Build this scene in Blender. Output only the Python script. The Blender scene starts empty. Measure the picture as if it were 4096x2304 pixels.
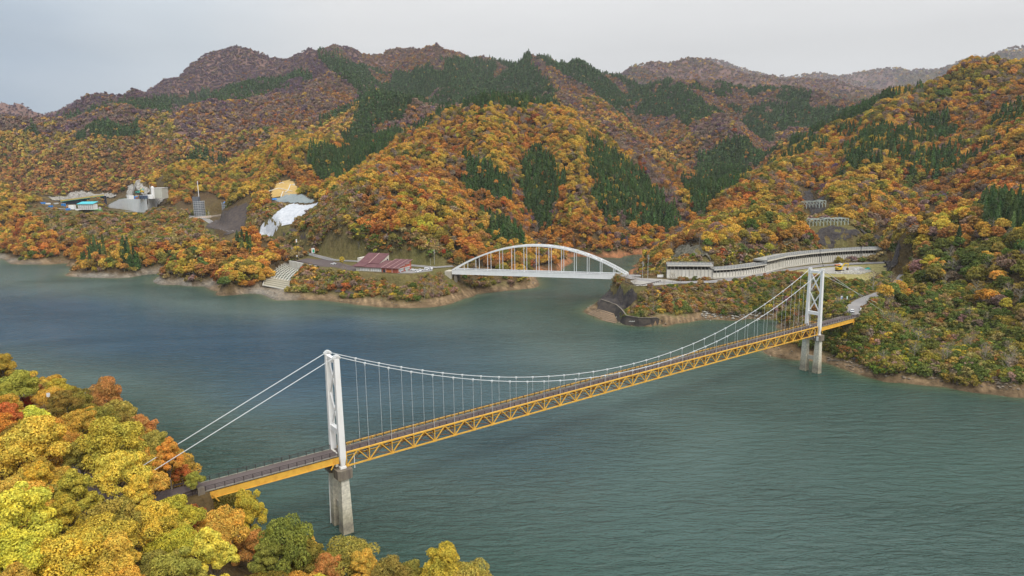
import bpy, math, random
import numpy as np
from mathutils import Vector, Matrix

# ------------------------------------------------------------------ camera, world, sun
scene = bpy.context.scene
F = 2728.0; PITCH = math.radians(9.7573); ROLL = math.radians(-0.8243); H = 87.0
_c, _s, _cr, _sr = math.cos(PITCH), math.sin(PITCH), math.cos(ROLL), math.sin(ROLL)
FW = np.array([0, _c, -_s]); _U = np.array([0, _s, _c]); _R = np.array([1.0, 0, 0])
RT = _R*_cr + _U*_sr; UP = -_R*_sr + _U*_cr
cam = bpy.data.cameras.new('camera'); camo = bpy.data.objects.new('camera', cam)
scene.collection.objects.link(camo); scene.camera = camo
cam.sensor_width = 36.0; cam.lens = 36.0*F/4096; cam.clip_start = 1.0; cam.clip_end = 30000
camo.matrix_world = Matrix(((RT[0], UP[0], -FW[0], 0), (RT[1], UP[1], -FW[1], 0), (RT[2], UP[2], -FW[2], H), (0, 0, 0, 1)))

SUN_EL, SUN_AZ = math.radians(48), math.radians(150)   # azimuth clockwise from +Y
w = bpy.data.worlds.new('World'); scene.world = w; w.use_nodes = True
nt = w.node_tree; nt.nodes.clear(); N_ = nt.nodes.new; L_ = nt.links.new
out = N_('ShaderNodeOutputWorld'); bg = N_('ShaderNodeBackground'); bg.inputs['Strength'].default_value = 0.1
sky = N_('ShaderNodeTexSky'); sky.sky_type = 'NISHITA'; sky.sun_disc = False
sky.sun_elevation = SUN_EL; sky.sun_rotation = SUN_AZ
tc = N_('ShaderNodeTexCoord'); sep = N_('ShaderNodeSeparateXYZ'); L_(tc.outputs['Generated'], sep.inputs[0])
# cloud deck: heavier and bluer over the west (-X), pale grey elsewhere
ramp = N_('ShaderNodeValToRGB'); ramp.color_ramp.interpolation = 'EASE'
nz = N_('ShaderNodeTexNoise'); nz.inputs['Scale'].default_value = 2.2; nz.inputs['Detail'].default_value = 5
mp = N_('ShaderNodeMapping'); mp.inputs['Scale'].default_value = (1, 1, 2.6); L_(tc.outputs['Generated'], mp.inputs[0]); L_(mp.outputs[0], nz.inputs[0])
ad = N_('ShaderNodeMath'); ad.operation = 'MULTIPLY_ADD'; L_(nz.outputs[0], ad.inputs[0]); ad.inputs[1].default_value = 0.34; L_(sep.outputs['X'], ad.inputs[2])
ad3 = N_('ShaderNodeMath'); ad3.operation = 'MULTIPLY_ADD'; L_(sep.outputs['Z'], ad3.inputs[0]); ad3.inputs[1].default_value = 0.3; L_(ad.outputs[0], ad3.inputs[2])
mr = N_('ShaderNodeMapRange'); mr.inputs['From Min'].default_value = -0.52; mr.inputs['From Max'].default_value = 0.06; L_(ad3.outputs[0], mr.inputs['Value'])
L_(mr.outputs[0], ramp.inputs[0])
e = ramp.color_ramp.elements; e[0].position = 0.0; e[0].color = (.24, .33, .44, 1); e[1].position = 1.0; e[1].color = (.69, .685, .675, 1)
m_ = ramp.color_ramp.elements.new(.55); m_.color = (.54, .59, .63, 1)
sc = N_('ShaderNodeVectorMath'); sc.operation = 'SCALE'; L_(ramp.outputs[0], sc.inputs[0])
# overcast luminance grows towards the zenith
zr = N_('ShaderNodeMapRange'); zr.inputs['From Min'].default_value = .16; zr.inputs['From Max'].default_value = 1.0; zr.inputs['To Min'].default_value = 9.8; zr.inputs['To Max'].default_value = 25.0; L_(sep.outputs['Z'], zr.inputs['Value']); nz2 = N_('ShaderNodeTexNoise'); nz2.inputs['Scale'].default_value = 3.5; nz2.inputs['Detail'].default_value = 6; mp2 = N_('ShaderNodeMapping'); mp2.inputs['Scale'].default_value = (1, 1, 5); L_(tc.outputs['Generated'], mp2.inputs[0]); L_(mp2.outputs[0], nz2.inputs[0])
zm = N_('ShaderNodeMapRange'); zm.inputs['From Min'].default_value = .3; zm.inputs['From Max'].default_value = .7; zm.inputs['To Min'].default_value = .955; zm.inputs['To Max'].default_value = 1.03; L_(nz2.outputs[0], zm.inputs['Value'])
zx = N_('ShaderNodeMath'); zx.operation = 'MULTIPLY'; L_(zr.outputs[0], zx.inputs[0]); L_(zm.outputs[0], zx.inputs[1]); L_(zx.outputs[0], sc.inputs['Scale'])
mix = N_('ShaderNodeMixRGB'); mix.inputs[0].default_value = 0.95; L_(sky.outputs[0], mix.inputs[1]); L_(sc.outputs[0], mix.inputs[2])
L_(mix.outputs[0], bg.inputs[0]); L_(bg.outputs[0], out.inputs[0])
sun = bpy.data.lights.new('sun', 'SUN'); sun.energy = 1.5; sun.angle = math.radians(10); sun.color = (1, .96, .9)
suno = bpy.data.objects.new('sun', sun); scene.collection.objects.link(suno)
sd = Vector((math.sin(SUN_AZ)*math.cos(SUN_EL), math.cos(SUN_AZ)*math.cos(SUN_EL), math.sin(SUN_EL)))
suno.rotation_euler = sd.to_track_quat('Z', 'Y').to_euler()
scene.view_settings.view_transform = 'Standard'; scene.view_settings.look = 'None'
scene.view_settings.exposure = 0.2; scene.view_settings.gamma = 1.0
scene.view_settings.use_curve_mapping = False
scene.render.engine = 'CYCLES'
try: scene.cycles.volume_bounces = 0
except Exception: pass

# ------------------------------------------------------------------ measuring helpers
K = 4096/2576.0
def ray(px, py):
    return FW + RT*(px-2048)/F - UP*(py-1152)/F
def onz(px, py, z=0.0):                 # point of the photograph (4096 wide) on the level z
    d = ray(px, py); t = (z-H)/d[2]; return (d[0]*t, d[1]*t, z)
def aty(px, py, Y):                     # the same at a known distance
    d = ray(px, py); t = Y/d[1]; return (d[0]*t, Y, H+d[2]*t)
def proj(P):
    v = np.asarray(P, float) - np.array([0, 0, H]); d = np.maximum(v@FW, 1e-3)
    return 2048+F*(v@RT)/d, 1152-F*(v@UP)/d
T1 = np.array([-43.26, 157.75]); T2 = np.array([128.01, 283.31]); SPAN = float(np.hypot(*(T2-T1)))
AX = (T2-T1)/SPAN; NN = np.array([-AX[1], AX[0]])
def BP(u, off=0.0, z=0.0):
    p = T1 + AX*u + NN*off; return (float(p[0]), float(p[1]), float(z))

# ------------------------------------------------------------------ mesh and object helpers
COL = scene.collection
def link(o):
    COL.objects.link(o); return o
def tag(o, label=None, cat=None, group=None, kind=None):
    if label: o['label'] = label
    if cat: o['category'] = cat
    if group: o['group'] = group
    if kind: o['kind'] = kind
    return o
def thing(name, label, cat, loc=(0, 0, 0), group=None):
    o = bpy.data.objects.new(name, None); o.empty_display_size = 1; o.location = loc; link(o)
    return tag(o, label, cat, group)
def rootloc(p):
    x = Vector((0, 0, 0))
    while p is not None: x = x + Vector(p.location); p = p.parent
    return x
class MB:
    def __init__(s): s.v = []; s.f = []
    def add(s, vs, fs):
        b = len(s.v); s.v += [tuple(map(float, q)) for q in vs]; s.f += [tuple(b+i for i in f) for f in fs]; return s
    def box(s, c, d, rz=0.0):
        x, y, z = d[0]/2, d[1]/2, d[2]/2; ca, sa = math.cos(rz), math.sin(rz); vs = []
        for dz in (-z, z):
            for dx, dy in ((-x, -y), (x, -y), (x, y), (-x, y)): vs.append((c[0]+dx*ca-dy*sa, c[1]+dx*sa+dy*ca, c[2]+dz))
        return s.add(vs, [(3, 2, 1, 0), (4, 5, 6, 7), (0, 1, 5, 4), (1, 2, 6, 5), (2, 3, 7, 6), (3, 0, 4, 7)])
    def beam(s, p, q, w, h, up=(0, 0, 1), w2=None, h2=None):
        p = Vector(p); q = Vector(q); d = (q-p)
        if d.length < 1e-6: return s
        d.normalize(); u = Vector(up)
        if abs(d.dot(u)) > .98: u = Vector((AX[0], AX[1], 0)) if abs(d.z) > .9 else Vector((0, 0, 1))
        r = d.cross(u).normalized(); u = r.cross(d); w2 = w2 or w; h2 = h2 or h; vs = []
        for c, a, b in ((p, w, h), (q, w2, h2)):
            for i, j in ((-1, -1), (1, -1), (1, 1), (-1, 1)): vs.append(c + r*(i*a/2) + u*(j*b/2))
        return s.add(vs, [(3, 2, 1, 0), (4, 5, 6, 7), (0, 1, 5, 4), (1, 2, 6, 5), (2, 3, 7, 6), (3, 0, 4, 7)])
    def tube(s, pts, r, n=6, r2=None, closed=True):
        pts = [Vector(p) for p in pts]; b = len(s.v); m = len(pts)
        for i, p in enumerate(pts):
            d = (pts[min(i+1, m-1)]-pts[max(i-1, 0)]).normalized(); u = Vector((0, 0, 1)) if abs(d.z) < .95 else Vector((1, 0, 0))
            a = d.cross(u).normalized(); c = a.cross(d); rr = r if r2 is None else r+(r2-r)*i/(m-1)
            for k in range(n):
                t = 2*math.pi*k/n; q = p+a*(rr*math.cos(t))+c*(rr*math.sin(t)); s.v.append(tuple(q))
        for i in range(m-1):
            for k in range(n):
                s.f.append((b+i*n+k, b+i*n+(k+1) % n, b+(i+1)*n+(k+1) % n, b+(i+1)*n+k))
        s.f.append(tuple(b+k for k in range(n))[::-1]); s.f.append(tuple(b+(m-1)*n+k for k in range(n)))
        return s
    def prism(s, poly, z0, z1):
        n = len(poly); z0 = z0 if hasattr(z0, '__len__') else [z0]*n; z1 = z1 if hasattr(z1, '__len__') else [z1]*n
        vs = [(x, y, z0[i]) for i, (x, y) in enumerate(poly)] + [(x, y, z1[i]) for i, (x, y) in enumerate(poly)]
        fs = [tuple(range(n))[::-1], tuple(range(n, 2*n))] + [(i, (i+1) % n, n+(i+1) % n, n+i) for i in range(n)]
        return s.add(vs, fs)
    def poly(s, pts): return s.add(pts, [tuple(range(len(pts)))])
    def strip(s, A, B):      # two rails of points -> quads
        n = len(A); return s.add(list(A)+list(B), [(i, i+1, n+i+1, n+i) for i in range(n-1)])
    def mesh(s, name, mat, off=(0, 0, 0)):
        me = bpy.data.meshes.new(name); o = Vector(off)
        me.from_pydata([tuple(Vector(v)-o) for v in s.v], [], s.f)
        for m in (mat if isinstance(mat, (list, tuple)) else [mat]): me.materials.append(m)
        me.update(); return me
    def obj(s, name, mat, parent=None, smooth=False, loc=None):
        off = rootloc(parent) if parent is not None else Vector((0, 0, 0))
        base = off if loc is None else Vector(loc)
        me = s.mesh(name, mat, base)
        if smooth: me.shade_smooth()
        o = bpy.data.objects.new(name, me); link(o); o.parent = parent; o.location = base-off
        return o
def inst(name, me, parent, loc, rot=(0, 0, 0), scale=(1, 1, 1)):
    o = bpy.data.objects.new(name, me); link(o); o.parent = parent
    o.location = Vector(loc)-rootloc(parent) if parent is not None else Vector(loc)
    o.rotation_euler = rot; o.scale = scale; return o
def inst_beam(name, me, parent, p, q, up=(0, 0, 1)):   # mesh of unit length along +X
    p = Vector(p); q = Vector(q); d = q-p; L = d.length; d.normalize(); u = Vector(up)
    if abs(d.dot(u)) > .98: u = Vector((AX[0], AX[1], 0))
    y = u.cross(d).normalized(); z = d.cross(y)
    M = Matrix((d, y, z)).transposed().to_euler()
    return inst(name, me, parent, p, M, (L, 1, 1))
def unit_beam(name, w, h, mat):
    return MB().add([(x, y, z) for x in (0, 1) for y, z in ((-w/2, -h/2), (w/2, -h/2), (w/2, h/2), (-w/2, h/2))],
                    [(0, 1, 2, 3), (7, 6, 5, 4), (0, 4, 5, 1), (1, 5, 6, 2), (2, 6, 7, 3), (3, 7, 4, 0)]).mesh(name, mat)
def unit_tube(name, r, mat, n=6):
    return MB().tube([(0, 0, 0), (1, 0, 0)], r, n).mesh(name, mat)

# ------------------------------------------------------------------ materials
MATS = {}
BLOCK_TALL = []
BLOCK = []        # world footprints that stay clear of trees: (polygon, margin)
def mat(name, col, rough=.7, col2=None, scale=1.0, amt=.5, bump=0.0, metal=0.0, stretch=(1, 1, 1), detail=6, spec=.3, thr=(.35, .65), bscale=None):
    if name in MATS: return MATS[name]
    m = bpy.data.materials.new(name); m.use_nodes = True; t = m.node_tree; P = t.nodes['Principled BSDF']
    P.inputs['Base Color'].default_value = (*col, 1); P.inputs['Roughness'].default_value = rough
    P.inputs['Metallic'].default_value = metal; P.inputs['Specular IOR Level'].default_value = spec
    if col2 is not None or bump:
        g = t.nodes.new('ShaderNodeNewGeometry'); mp = t.nodes.new('ShaderNodeMapping'); mp.inputs['Scale'].default_value = stretch
        t.links.new(g.outputs['Position'], mp.inputs[0])
        n = t.nodes.new('ShaderNodeTexNoise'); n.inputs['Scale'].default_value = scale; n.inputs['Detail'].default_value = detail; n.inputs['Roughness'].default_value = .65
        t.links.new(mp.outputs[0], n.inputs[0])
        if col2 is not None:
            r = t.nodes.new('ShaderNodeMapRange'); r.inputs['From Min'].default_value = thr[0]; r.inputs['From Max'].default_value = thr[1]
            r.inputs['To Max'].default_value = amt; t.links.new(n.outputs[0], r.inputs['Value'])
            x = t.nodes.new('ShaderNodeMixRGB'); x.inputs[1].default_value = (*col, 1); x.inputs[2].default_value = (*col2, 1)
            t.links.new(r.outputs[0], x.inputs[0]); t.links.new(x.outputs[0], P.inputs['Base Color'])
        if bump:
            b = t.nodes.new('ShaderNodeBump'); b.inputs['Strength'].default_value = 1; b.inputs['Distance'].default_value = bump
            t.links.new(n.outputs[0], b.inputs['Height']); t.links.new(b.outputs[0], P.inputs['Normal'])
    MATS[name] = m; return m
WHITE = mat('white_paint', (.82, .82, .81), .45, (.58, .53, .45), .9, .45, stretch=(1, 1, .22), thr=(.5, .78))
CABLE = mat('cable_paint', (.62, .64, .65), .5)
YEL = mat('yellow_steel', (.80, .46, .07), .5, (.50, .22, .04), .7, .6, thr=(.45, .72))
YELD = mat('dark_orange_steel', (.46, .17, .03), .65, (.22, .08, .02), .6, .6)  # darker orange for the members below the deck
ASPH = mat('asphalt', (.105, .082, .080), .9, (.165, .14, .13), .12, .6, spec=.1)
ROADM = mat('road_asphalt', (.21, .20, .20), .85, (.33, .31, .29), .08, .6)
CONC = mat('concrete', (.56, .53, .45), .85, (.32, .28, .20), .35, .6, stretch=(1, 1, .35))
CONCL = mat('pale_concrete', (.66, .64, .58), .85, (.46, .42, .34), .4, .45, stretch=(1, 1, .3))
CONCD = mat('stained_shaded_concrete', (.13, .11, .095), .9, (.30, .26, .19), .7, .7, stretch=(1, 1, .2), bump=.05)  # stained piers and caps, also the painted-in dark of the rock shed interiors
BARKP = mat('pale_bark', (.34, .31, .26), .9, (.2, .17, .13), 1.2, .5)
DARKST = mat('dark_steel', (.045, .035, .035), .6)
GUARD = mat('guard_rail_brown', (.06, .045, .04), .6)
# ------------------------------------------------------------------ terrain: features measured in the photograph, each with its own distance
def world_pts():
    P = []
    def Yp(lst, canopy=10.0):
        for dx, dy, Y in lst:
            x, y, z = aty(dx*K, dy*K, Y); P.append((x, y, z-canopy))
    def C(lst):                               # hidden ground: image column, distance, height
        for dx, Y, z in lst:
            x = aty(dx*K, 690, Y)[0]; P.append((x, Y, z))
    # crests and faces, right-hand hill
    Yp([(1745,545,640),(1800,505,670),(1870,445,720),(1920,405,760),(1970,372,800),(2050,335,850),(2100,302,880),(2150,282,905),(2200,262,930),(2270,232,960),(2330,213,980),(2350,205,980),(2400,190,960),(2440,167,940),(2500,150,920),(2576,138,900),(2700,130,880),(2900,150,900),
        (1950,440,690),(2100,400,720),(2250,330,800),(2400,280,820),(2576,250,760),(2100,470,625),(2300,420,650),(2500,350,640),(2000,560,500),(2150,560,545),(2200,600,520),(1900,520,540),(1800,560,510),(1760,600,470),(2250,540,520),(2700,300,640)])
    Yp([(2235,630,440),(2300,565,430),(2400,530,430),(2500,485,425),(2576,455,420),(2700,420,420)], 9)
    Yp([(2300,700,370),(2450,700,340),(2576,640,330),(2576,800,285),(2400,850,300),(2300,860,312),(2700,700,300)], 4)
    C([(1900,1150,60),(2000,1250,90),(2100,1300,120),(2200,1400,130),(2350,1500,140),(2500,1400,150),(2700,1400,160),(2300,500,34),(2450,510,48),(2576,520,62)])
    # central hill
    Yp([(905,425,720),(960,382,770),(1000,342,820),(1060,302,880),(1130,272,930),(1180,264,950),(1280,266,960),(1390,271,960),(1440,281,950),(1500,292,950),(1560,322,930),(1620,362,900),(1680,425,880),(1720,485,860),(1738,540,840),
        (1000,450,660),(1100,400,740),(1200,400,760),(1300,400,790),(1350,330,870),(1500,400,820),(1450,520,710),(1550,500,740),(1600,560,715),(1640,590,700),(1400,380,820),(1420,430,770),(1450,480,730),(1320,470,760),(1240,440,740),(1180,450,700),(1350,520,730)])
    Yp([(1560,612,676),(1500,580,690),(1300,570,590),(1200,570,570),(1100,560,545),(1000,545,540),(950,480,600),(1050,458,625),(1150,480,625),(1250,535,615),(1330,590,600),(1390,612,600)], 9)
    Yp([(1000,620,525),(1100,640,520),(900,580,545),(860,520,600),(880,470,640),(780,560,600),(1150,660,510)], 2)
    C([(1340,700,24),(1250,690,45),(1400,650,10),(1740,900,28),(1700,1000,60),(1830,1050,70),(1600,1120,90),(1400,1150,110),(1200,1200,120),(1000,1050,120),(920,900,96)])
    # left-middle hill, slopes with the earthworks
    Yp([(430,425,1000),(500,395,1000),(560,365,1000),(600,342,1000),(700,316,1020),(760,306,1030),(840,301,1040),(880,322,1000),(450,480,850),(350,462,1180),(250,445,1240),(100,440,1250),(0,450,1250),(-80,450,1250),(760,400,880),(820,440,800),(860,430,850),(930,395,920),(790,440,830)])
    Yp([(720,453,830),(700,500,760),(760,500,750),(650,592,652),(790,512,740),(620,498,735),(540,560,680),(600,583,645),(680,560,660),(690,590,625),(560,520,740),(850,560,590)], 1.5)
    C([(600,1130,105),(750,1150,115),(450,1150,90),(850,1120,120),(300,1270,100),(100,1300,105),(375,985,40),(450,860,38),(500,800,38),(560,760,38),(100,1080,46),(0,1100,46),(250,1050,45.5),(180,1070,46),(-100,1110,47)])
    P.append(onz(0, 800, 46))
    # second and third ranges on the left
    Yp([(-100,350,1400),(0,345,1350),(100,338,1350),(230,338,1300),(330,320,1350),(400,300,1400),(430,268,1450),(520,262,1500),(600,245,1550),(700,235,1600),(780,217,1650),(850,222,1600),(900,243,1500),(500,330,1250),(650,300,1280),(780,280,1350)])
    Yp([(950,252,1350),(1050,262,1300),(1130,268,1250),(960,330,1050),(905,248,1480)])
    Yp([(-50,330,1800),(60,322,1750),(110,310,1750),(230,268,1800),(300,255,1800),(400,245,1850),(500,235,1900),(600,215,1950),(700,198,2000),(775,178,2050),(800,148,2150),(830,175,2000),(880,228,1750)])
    Yp([(-100,265,2600),(0,262,2600),(60,258,2600),(110,262,2600),(160,262,2600),(200,247,2600),(250,227,2600),(330,202,2600),(400,192,2600),(440,184,2600),(480,158,2600),(520,137,2600),(570,119,2600),(620,108,2600),(680,111,2550),(740,113,2500),(800,124,2400),(830,122,2500),(870,113,2600),(940,116,2600),(1000,121,2600),(1060,119,2500),(1130,121,2500),(1200,128,2400),(1250,138,2300),(1285,146,2200)], 38)
    C([(100,2100,160),(300,2150,190),(500,2250,260),(650,2300,330),(100,1550,100),(300,1600,140),(500,1700,170),(700,1800,220),(0,3500,250),(400,3500,300),(800,3500,300),(1200,3300,250),(-100,3400,200)])
    # middle mountain
    Yp([(1325,140,2100),(1370,143,2100),(1410,151,2050),(1450,148,2000),(1500,156,2000),(1570,176,1950),(1650,191,1900),(1720,206,1850),(1800,210,1900),(1870,216,1900),(1950,226,1900),(2000,222,1900),(2080,240,1850),(2150,237,1800),(2250,232,1700),(2350,228,1600),(2500,228,1600),
        (1340,165,1950),(1380,200,1800),(1420,240,1600),(1450,262,1450),(1180,248,1400),(1300,225,1550),(1380,230,1560),(1150,230,1650),(1000,200,1900),(900,180,2000),(1100,180,2000),(1200,170,2050),
        (1700,228,1650),(1650,250,1550),(1600,272,1450),(1570,290,1350),(1745,225,1700),(1800,260,1550),(1900,300,1350),(1960,350,1180),(1640,300,1250),(1680,335,1180),(1720,390,1090),(1760,455,1000),(1500,240,1500),(1540,270,1350),(1620,200,1800)], 36)
    C([(1850,1000,40),(1790,920,34),(1960,1150,110),(2000,1450,150),(1560,1150,100),(1640,1060,70),(1900,2600,150),(1700,2800,200),(2200,2500,150),(1500,2900,250)])
    Yp([(1600,178,3600),(1640,172,3600),(1690,163,3600),(1750,160,3700),(1800,172,3600),(1850,188,3600),(1900,202,3500),(1960,214,3400),(2050,206,3400),(2120,214,3300),(2200,236,3200),(2400,240,3200)])
    Yp([(1400,200,6500),(1720,157,6500),(1760,154,6500),(1820,163,6500),(1880,182,6500),(1940,196,6500),(2000,196,6500),(2060,190,6500),(2120,196,6300),(2180,186,6300),(2220,184,6300),(2260,190,6300),(2300,203,6300),(2345,215,6200),(2430,205,6000),(2480,140,5500),(2530,124,5500),(2576,120,5500),(2700,118,5500)], 0)
    C([(1700,5000,150),(2000,5000,120),(2300,5000,120),(2500,4000,150),(0,7300,200),(600,7300,250),(1200,7300,300),(2000,7500,300),(2600,7500,300),(2550,2500,150)])
    return P
def shore_a():     # far bank, left to right, land on the left hand
    p = [(-250,1025),(-100,1030),(13,1036),(43,1056),(128,1058),(205,1058),(299,1051),(300,1071),(262,1103),(316,1109),(380,1111),(427,1113),(534,1109),(598,1098),(640,1096),(624,1115),(622,1132),(640,1139),(726,1139),(811,1141),(845,1160),(897,1170),(982,1173),(1046,1177),(1098,1197),(1107,1202),(1171,1201),(1299,1201),(1384,1212),(1470,1223),(1555,1230),(1662,1231),(1747,1227),(1811,1212),(1854,1195),(1897,1186),(1905,1176),(1982,1169),(2046,1161),(2100,1156),(2142,1151),(2154,1132),(2145,1112),(2166,1087),(2204,1085),(2243,1077),(2294,1048),(2285,1030),(2300,1027),(2360,1029),(2418,1030),(2515,1023),(2595,1013),(2600,1023),(2557,1052),(2523,1068)]
    a = [onz(x, y)[:2] for x, y in p]
    a += [(88,520),(82,480),(70,456),(57,440),(49,426)]
    p = [(2352,1256),(2383,1267),(2425,1287),(2456,1293),(2471,1290),(2499,1302),(2554,1308),(2599,1306),(2622,1304),(2638,1310),(2665,1307),(2678,1300),(2700,1294),(2799,1279),(2884,1277),(3012,1273),(3119,1277),(3165,1285),(3160,1320),(3110,1370),(3053,1407),(3060,1412),(3128,1433),(3196,1440),(3302,1448),(3355,1470),(3431,1497),(3507,1512),(3600,1524),(3773,1540),(3966,1562),(4096,1576),(4300,1606),(4700,1680)]
    return a + [onz(x, y)[:2] for x, y in p]
def shore_b():     # near bank, right to left, land on the left hand
    return [(14,30),(10,60),(6,90),(0,108),(-8,120),(-18,127),(-28,131),(-38,131),(-48,133),(-60,146),(-70,158),(-86,170),(-104,191),(-124,213),(-160,239),(-205,263),(-290,300),(-420,340)]
def offs(pl, d):
    pl = np.array(pl); t = np.gradient(pl, axis=0); t /= np.linalg.norm(t, axis=1)[:, None]+1e-9
    return pl + np.stack([-t[:, 1], t[:, 0]], 1)*d
def dens(pl, step):
    pl = np.array(pl, float); o = [pl[0]]
    for a, b in zip(pl[:-1], pl[1:]):
        n = max(1, int(np.hypot(*(b-a)[:2])/step))
        for i in range(1, n+1): o.append(a+(b-a)*i/n)
    return np.array(o)
def inpoly(x, y, poly):
    r = np.zeros(np.shape(x), bool); n = len(poly)
    for i in range(n):
        x1, y1 = poly[i]; x2, y2 = poly[(i+1) % n]
        c = ((y1 > y) != (y2 > y)); r ^= c & (x < (x2-x1)*(y-y1)/((y2-y1) or 1e-9)+x1)
    return r
def segdist(x, y, pl):         # distance to a polyline and interpolated 3rd coordinate
    best = np.full(np.shape(x), 1e9); zz = np.zeros(np.shape(x))
    for a, b in zip(pl[:-1], pl[1:]):
        d = (b[0]-a[0], b[1]-a[1]); l2 = d[0]**2+d[1]**2+1e-9
        t = np.clip(((x-a[0])*d[0]+(y-a[1])*d[1])/l2, 0, 1); dd = np.hypot(x-a[0]-t*d[0], y-a[1]-t*d[1])
        m = dd < best; best = np.where(m, dd, best)
        if len(a) > 2: zz = np.where(m, a[2]+t*(b[2]-a[2]), zz)
    return best, zz
_rng = np.random.RandomState(7); _lat = _rng.rand(256, 256)
def vnoise(x, y):
    xi = np.floor(x).astype(int); yi = np.floor(y).astype(int); fx = x-xi; fy = y-yi
    fx = fx*fx*(3-2*fx); fy = fy*fy*(3-2*fy); g = lambda a, b: _lat[a % 256, b % 256]
    return (g(xi, yi)*(1-fx)+g(xi+1, yi)*fx)*(1-fy)+(g(xi, yi+1)*(1-fx)+g(xi+1, yi+1)*fx)*fy
def fbm(x, y, o=4, ridge=False):
    s = np.zeros(np.shape(x)); a = 1; t = 0
    for i in range(o):
        n = vnoise(x*2**i+17.3*i, y*2**i+5.1*i)
        if ridge: n = 1-abs(2*n-1)
        s += n*a; t += a; a *= .5
    return s/t
ROADS = {
 'lake_road': ([(1812,1064,17.3),(1740,1070,17),(1650,1062,17),(1500,1048,17),(1400,1044,17),(1330,1040,17),(1260,1022,18),(1180,1000,20),(1100,972,24),(1040,948,28),(970,936,31),(900,918,34),(860,900,35),(830,880,37),(790,868,38),(700,858,39),(600,850,39),(500,845,40),(400,842,44),(300,838,46),(150,830,46),(-50,815,47)], 7.0),
 'shed_road': ([(2500,1106,17.3),(2560,1118,17),(2640,1130,17),(2740,1130,17),(2850,1127,17),(2980,1110,17),(3080,1093,17),(3180,1075,17),(3300,1061,17),(3420,1054,17),(3540,1050,17),(3700,1045,17)], 8.0)}
RD = {k: [onz(*p) for p in v[0]] for k, v in ROADS.items()}
RW = {k: v[1] for k, v in ROADS.items()}
RD['bridge_road'] = [BP(243.7, 0, 20), BP(247.5, 0, 20)]+[onz(*p) for p in [(3404,1250,20.05),(3409,1236,20.2),(3424,1220,20.5),(3448,1204,21),(3478,1190,21.5),(3510,1180,21.5),(3580,1150,20.5),(3620,1100,19)]]; RW['bridge_road'] = 6.4
RD['near_road'] = [BP(-31, 0, 20), (-76,134.5,20), (-88,136,20.2), (-102,146,20.5), (-117,163,21), (-135,186,22), (-165,205,24)]; RW['near_road'] = 5.6
_p = lambda l, z: [onz(x, y, z) for x, y in l]
PLATS = [_p([(1165,1045),(1270,1069),(1420,1088),(1600,1106),(1700,1090),(1818,1078),(1812,1060),(1500,1045),(1260,1020)], 17),
         _p([(2495,1130),(2540,1145),(2640,1144),(2740,1132),(2660,1108),(2560,1105),(2500,1100)], 17),
         _p([(3140,1100),(3460,1140),(3540,1110),(3560,1052),(3300,1066),(3120,1088)], 17),
         _p([(2660,1112),(2850,1112),(3058,1090),(3140,1069),(3330,1048),(3525,1038),(3540,1022),(3330,1034),(3140,1052),(2850,1097),(2670,1098)], 17)]
PLATS.append(_p([(60,813),(250,806),(405,804),(400,822),(300,833),(60,826)], 46)); PLATS.append(_p([(424,827),(520,833),(592,848),(585,860),(430,842)], 40)); PLATS.append(_p([(745,866),(930,852),(905,878),(790,884)], 39))
_P = np.array(world_pts())
_A = dens(shore_a(), 14); _B = dens(shore_b(), 9)
def ring(pl, d, z): q = offs(pl, d); return np.c_[q, np.full(len(q), z)]
_shore = np.vstack([np.c_[_A, np.zeros(len(_A))], ring(_A, -13, -5), ring(_A, 9, 4.2), np.c_[_B, np.zeros(len(_B))], ring(_B, -9, -6), ring(_B, 7, 4.5)])
_lake = np.array([(-300,450,-45),(-200,350,-42),(-100,260,-34),(0,200,-26),(0,300,-26),(60,250,-15),(120,180,-11),(60,120,-15),(-100,400,-36),(0,380,-20),(100,60,-13),(180,180,-8),(-450,500,-45),(150,0,-20),(-300,380,-45),(60,530,-12),(110,600,-8)], float)
_near = np.array([(-75,128,19),(-60,120,14),(-90,118,21),(-60,100,17),(-100,90,30),(-140,105,36),(-40,95,10),(-22,92,6),(-60,60,30),(-5,55,12),(-20,30,28),(-190,190,26),(-260,215,30),(-200,120,52),(-150,160,27),(-100,40,48),(0,0,22),(-110,180,12),(-84,158,9),(-400,250,50),(-300,60,90),(-30,-40,40)], float)
_hl = []
for (x, y), Yw in (((2404,1200),428),((2440,1212),424),((2466,1222),421),((2487,1240),412),((2422,1170),437),((2450,1150),440),((2480,1165),436),((2530,1200),420),((2506,1264),401),((2555,1272),397),((2600,1273),397)): _hl.append(aty(x, y, Yw+2))
_hl = np.array(_hl)
_mid = np.array([onz(x, y, z) for x, y, z in [(2449,1137,15),(2410,1185,9),(2480,1180,10),(2560,1220,9),(2700,1200,11),(2900,1190,12),(3050,1180,13),(3150,1220,12),(3250,1230,14),(3330,1190,18),(3330,1290,14),(3420,1330,11),(3560,1300,16),(3560,1420,10),(3700,1400,12),(3900,1450,10),(4050,1480,9),(3360,1210,19),(3420,1175,19),
    (1130,1120,8),(1300,1140,6),(1450,1150,8),(1600,1160,8),(1750,1150,8),(1850,1120,9),(1950,1120,6),(2050,1100,8),(1300,1090,14),(1500,1112,14),(1700,1105,14),(900,1100,14),(1000,1080,15),(800,1060,16),(700,1040,18),(500,1000,22),(300,980,20),(150,960,22),(600,960,28),(450,920,31),(300,900,33),(700,920,35),(850,980,26),(100,900,34)]])
_pl = np.array([q for pl in PLATS for q in pl]); _rd = np.vstack([dens(v, 30) for v in RD.values()])
PTS = np.vstack([_hl, _P, _shore, _lake, _near, _mid, _pl, _rd])
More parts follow.
